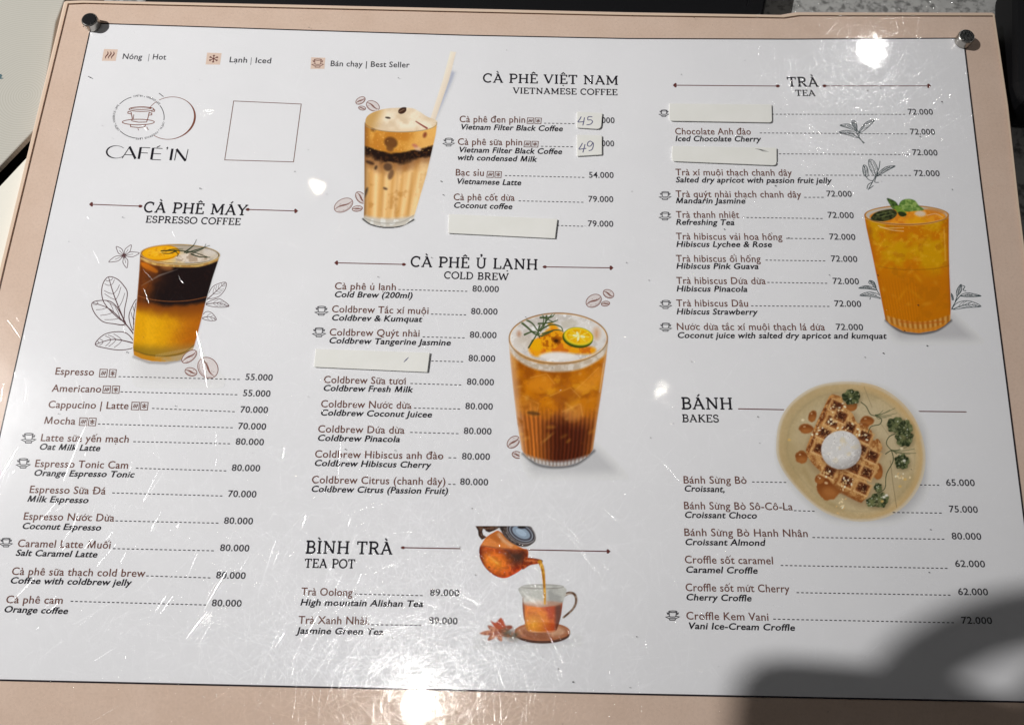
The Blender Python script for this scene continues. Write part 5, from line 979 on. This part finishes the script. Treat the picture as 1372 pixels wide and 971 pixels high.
STK = [([(601.2, 286.6), (747, 293.4), (743.8, 319.5), (600.4, 312.3)], (0, 0, 0, 0), 'blank strip below the coconut coffee line beside price 79.000', 'blank white strips pasted over menu lines', None),
       ([(422.8, 467), (576, 472.3), (572.6, 498.5), (420.3, 491.5)], (0, 0, 0, 0), 'blank strip with a small dark tick in the cold brew list', 'blank white strips pasted over menu lines', 'tick'),
       ([(896.6, 138.7), (1034, 140), (1034.7, 164.3), (896.4, 162)], (1, 1, 4, 5), 'blank rounded strip above the chocolate cherry line', 'blank white strips pasted over menu lines', None),
       ([(900.6, 195.5), (1040.8, 197.9), (1040.8, 221.8), (900, 216)], (1, 1, 5, 5), 'blank rounded strip with a grey smear below the chocolate cherry line', 'blank white strips pasted over menu lines', 'smear'),
       ([(773.2, 149.6), (807.2, 151.6), (805.4, 173.3), (772.6, 171.2)], (0, 0, 6, 2), 'small price tag reading 45 by hand', 'handwritten price tags', '45'),
       ([(772.8, 180.5), (806.6, 181.5), (806.6, 207.3), (773.2, 209.3)], (0, 0, 1, 0), 'small price tag reading 49 by hand', 'handwritten price tags', '49')]
zs = zf(560, 130, 4.854)
for pts, rad, lab, grp, extra in STK:
    zt3 = ZK + 0.00045; c = sum((P(*q, zt3) for q in pts), Vector()) / 4; c.z = ZK
    o = slab('sticker' if not (extra or '').isdigit() else 'price_tag', [tuple(P(x, y, zt3))[:2] for x, y in rounded(pts, rad)], ZK + 0.00004, zt3, M['sticker'], None, 0.00018, c)
    o.location = c; tag(o, lab, 'sticker' if not (extra or '').isdigit() else 'price tag', grp)
    ik = Ink(zt3 + 0.00004)
    def hw(qs, w=1.3): ik.stroke([(P(*zs(q), zt3).x, P(*zs(q), zt3).y) for q in smooth(qs, 5)], w * PXM, M['hand'])
    if extra == '45':
        hw([(1062, 128), (1052, 146), (1040, 163), (1060, 163), (1082, 161)]); hw([(1083, 134), (1078, 160), (1072, 186)]); hw([(1134, 130), (1108, 130), (1105, 150), (1125, 150), (1135, 162), (1122, 178), (1096, 182)])
    if extra == '49':
        hw([(1070, 300), (1058, 322), (1047, 340), (1070, 338), (1094, 335)]); hw([(1086, 308), (1080, 334), (1072, 362)]); hw([(1140, 300), (1120, 288), (1104, 300), (1104, 318), (1122, 320), (1138, 300), (1140, 320), (1130, 344), (1110, 350)])
    if extra == 'tick': ik.stroke([tuple(P(*q, zt3))[:2] for q in ((541, 485), (544, 482), (547.5, 478.5))], [.5 * PXM, 1.5 * PXM, .5 * PXM], M['hand'])
    if extra == 'smear':
        for q in ([(1012, 199.5), (1018, 200.5), (1027, 202)], [(1016, 200), (1022, 202.5), (1030, 203.5)]): ik.stroke([tuple(P(*w, zt3))[:2] for w in q], [.3 * PXM, 1.0 * PXM, .2 * PXM], M['grey'])
    if extra:
        h_ = ik.build('handwriting' if extra.isdigit() else 'pencil_mark', o)
        for v in h_.data.vertices: v.co.x -= c.x; v.co.y -= c.y; v.co.z -= c.z

# ------------------------------------------------------------------ scratches and specks of dirt on the cover
scr = bpy.data.materials.new('scratch'); scr.use_nodes = True; nt = scr.node_tree; nt.nodes.clear(); L = nt.links.new
out = N(scr, 'ShaderNodeOutputMaterial'); tr = N(scr, 'ShaderNodeBsdfTransparent'); gl = N(scr, 'ShaderNodeBsdfGlossy'); gl.inputs['Roughness'].default_value = 0.11
gl.inputs['Color'].default_value = (0.30, 0.30, 0.30, 1); mx = N(scr, 'ShaderNodeAddShader')
L(tr.outputs[0], mx.inputs[0]); L(gl.outputs[0], mx.inputs[1]); L(mx.outputs[0], out.inputs['Surface'])
SCN = 26000
CLUST = [(*tuple(P(565, 890))[:2], 0.035)] * 6 + [(*tuple(P(580, 800))[:2], 0.055)] * 3 + [(*tuple(P(450, 880))[:2], 0.05), (*tuple(P(720, 860))[:2], 0.05), (*tuple(P(1165, 110))[:2], 0.03), (*tuple(P(1130, 200))[:2], 0.03), (*tuple(P(250, 900))[:2], 0.04)]
def scratches(n):
    V = []; F = []; base = 0; cx = np.array([(p.x, p.y) for p in cp])
    x0, x1, y0, y1 = -0.215, 0.215, -0.175, 0.175
    for i in range(n):
        c_ = CLUST[rng.integers(len(CLUST))]
        if i % 6 < 1: x, y = rng.uniform(x0, x1), rng.uniform(y0, y1)
        else: x, y = rng.normal(c_[0], c_[2]), rng.normal(c_[1], c_[2])
        if not (x0 < x < x1 and y0 < y < y1): continue
        a = rng.uniform(0, math.pi); ln = min(0.045, rng.exponential(0.0055) + 0.0012); hs = 0.02 + min(0.30, rng.exponential(0.09)); w = rng.uniform(0.000012, 0.000045); cur = rng.normal(0, 5)
        if i % 6 == 0 and i % 10 == 0: ln = rng.uniform(.012, .05); cur = rng.normal(0, 6); hs = 0.01 + rng.uniform(0, .05); w = rng.uniform(0.000008, 0.000018)
        K = 4; pts = []; aa = a; px, py = x, y
        for k in range(K): pts.append((px, py)); px += math.cos(aa) * ln / (K - 1); py += math.sin(aa) * ln / (K - 1); aa += cur * ln / (K - 1)
        for k, (qx, qy) in enumerate(pts):
            t = a + cur * ln * k / (K - 1); nx, ny = -math.sin(t), math.cos(t); ww = w * (0.25 + 0.75 * math.sin(math.pi * (k + .35) / (K - .3)))
            for j in range(5): V.append((qx + nx * ww * (1 - j / 2), qy + ny * ww * (1 - j / 2), ZK - ZC + 0.000012 + ww * hs * (0, .15, .5, .85, 1)[j if j < 3 else 4 - j] * 2))
        for k in range(K - 1):
            for j in range(4): q = base + k * 5 + j; F.append([q, q + 5, q + 6, q + 1])
        base += 5 * K
    return V, F
V, F = scratches(SCN)
o = link('scratches', V, F, scr, cover, smooth=True); o['kind'] = 'stuff'
dirt = mat('dirt', (0.03, 0.028, 0.03), 0.8); ik = Ink(ZK - ZC + 0.00006)
for _ in range(100):
    x, y = rng.uniform(-.2, .2), rng.uniform(-.16, .16); r = rng.uniform(0.00008, 0.00028); a0 = rng.uniform(0, 6)
    ik.poly([(x + r * rng.uniform(.5, 1.3) * math.cos(a0 + k * 1.05) * 1.5, y + r * rng.uniform(.5, 1.2) * math.sin(a0 + k * 1.05)) for k in range(6)], dirt)
for px, py in ((122, 104.5), (119, 103), (591, 243), (268, 252.5), (112, 36)): 
    q = P(px, py, ZK); ik.poly([(q.x + .0004 * math.cos(k), q.y + .00025 * math.sin(k)) for k in range(6)], dirt)
o = ik.build('dirt_specks', cover); o['kind'] = 'stuff'

# ------------------------------------------------------------------ the hand with a phone whose shadow falls across the lower right corner (it is held outside the picture)
HH = 0.60
def held(px, py, dz=0.0):
    s_ = P(px, py); return s_ + (KEY - s_) * ((HH + dz) / KEY.z)
phm = mat('phone_glass', (0.02, 0.02, 0.022), 0.2); skin = mat('skin', (0.45, 0.27, 0.19), 0.55)
ph_out = [tuple(held(*q))[:2] for q in rounded([(1000, 879), (1225, 896), (1430, 955), (1400, 1240), (975, 1200)], (70, 20, 50, 50, 50))]
phone = slab('phone', ph_out, HH - 0.004, HH + 0.004, phm, None, 0.0015, tuple(held(1200, 1040)))
phone.location = held(1200, 1040); tag(phone, 'dark phone held above the board casting a soft shadow', 'phone')
fing = {'index': [(1530, 880), (1470, 822), (1395, 822), (1315, 842), (1250, 876), (1200, 925)], 'middle': [(1520, 905), (1465, 912), (1425, 935), (1410, 970), (1340, 1010)],
        'ring': [(1520, 890), (1470, 930), (1410, 975), (1330, 1000), (1265, 1010)], 'little': [(1530, 915), (1490, 980), (1430, 1030), (1360, 1050), (1310, 1055)], 'thumb': [(1540, 960), (1470, 1040), (1400, 1090), (1340, 1110)]}
hv, he, hr = [], [], []
def nod(p, r): hv.append(tuple(p)); hr.append(r); return len(hv) - 1
palm = nod(held(1590, 930, 0.018), 0.026); wrist = nod(held(1720, 1040, 0.02), 0.024); fore = nod(held(1990, 1420, 0.02), 0.034); he += [(palm, wrist), (wrist, fore)]
for nm, pts in fing.items():
    prev = palm; n = len(pts)
    for k, q in enumerate(pts):
        i = nod(held(*q, (-0.012 if nm == 'thumb' else 0.014)), (0.0092 if nm != 'little' else 0.008) * (1 - 0.25 * k / n)); he.append((prev, i)); prev = i
me = bpy.data.meshes.new('hand'); c0 = Vector(hv[0]); me.from_pydata([tuple(Vector(v) - c0) for v in hv], he, []); me.materials.append(skin)
hand = bpy.data.objects.new('person', me); COL.objects.link(hand); hand.location = c0
sk = hand.modifiers.new('skin', 'SKIN'); sub = hand.modifiers.new('sub', 'SUBSURF'); sub.levels = 2; sub.render_levels = 2
for i, v in enumerate(me.skin_vertices[0].data): v.radius = (hr[i], hr[i]); v.use_root = (i == 0)
tag(hand, 'hand holding the dark phone whose shadow falls on the lower right corner', 'person')
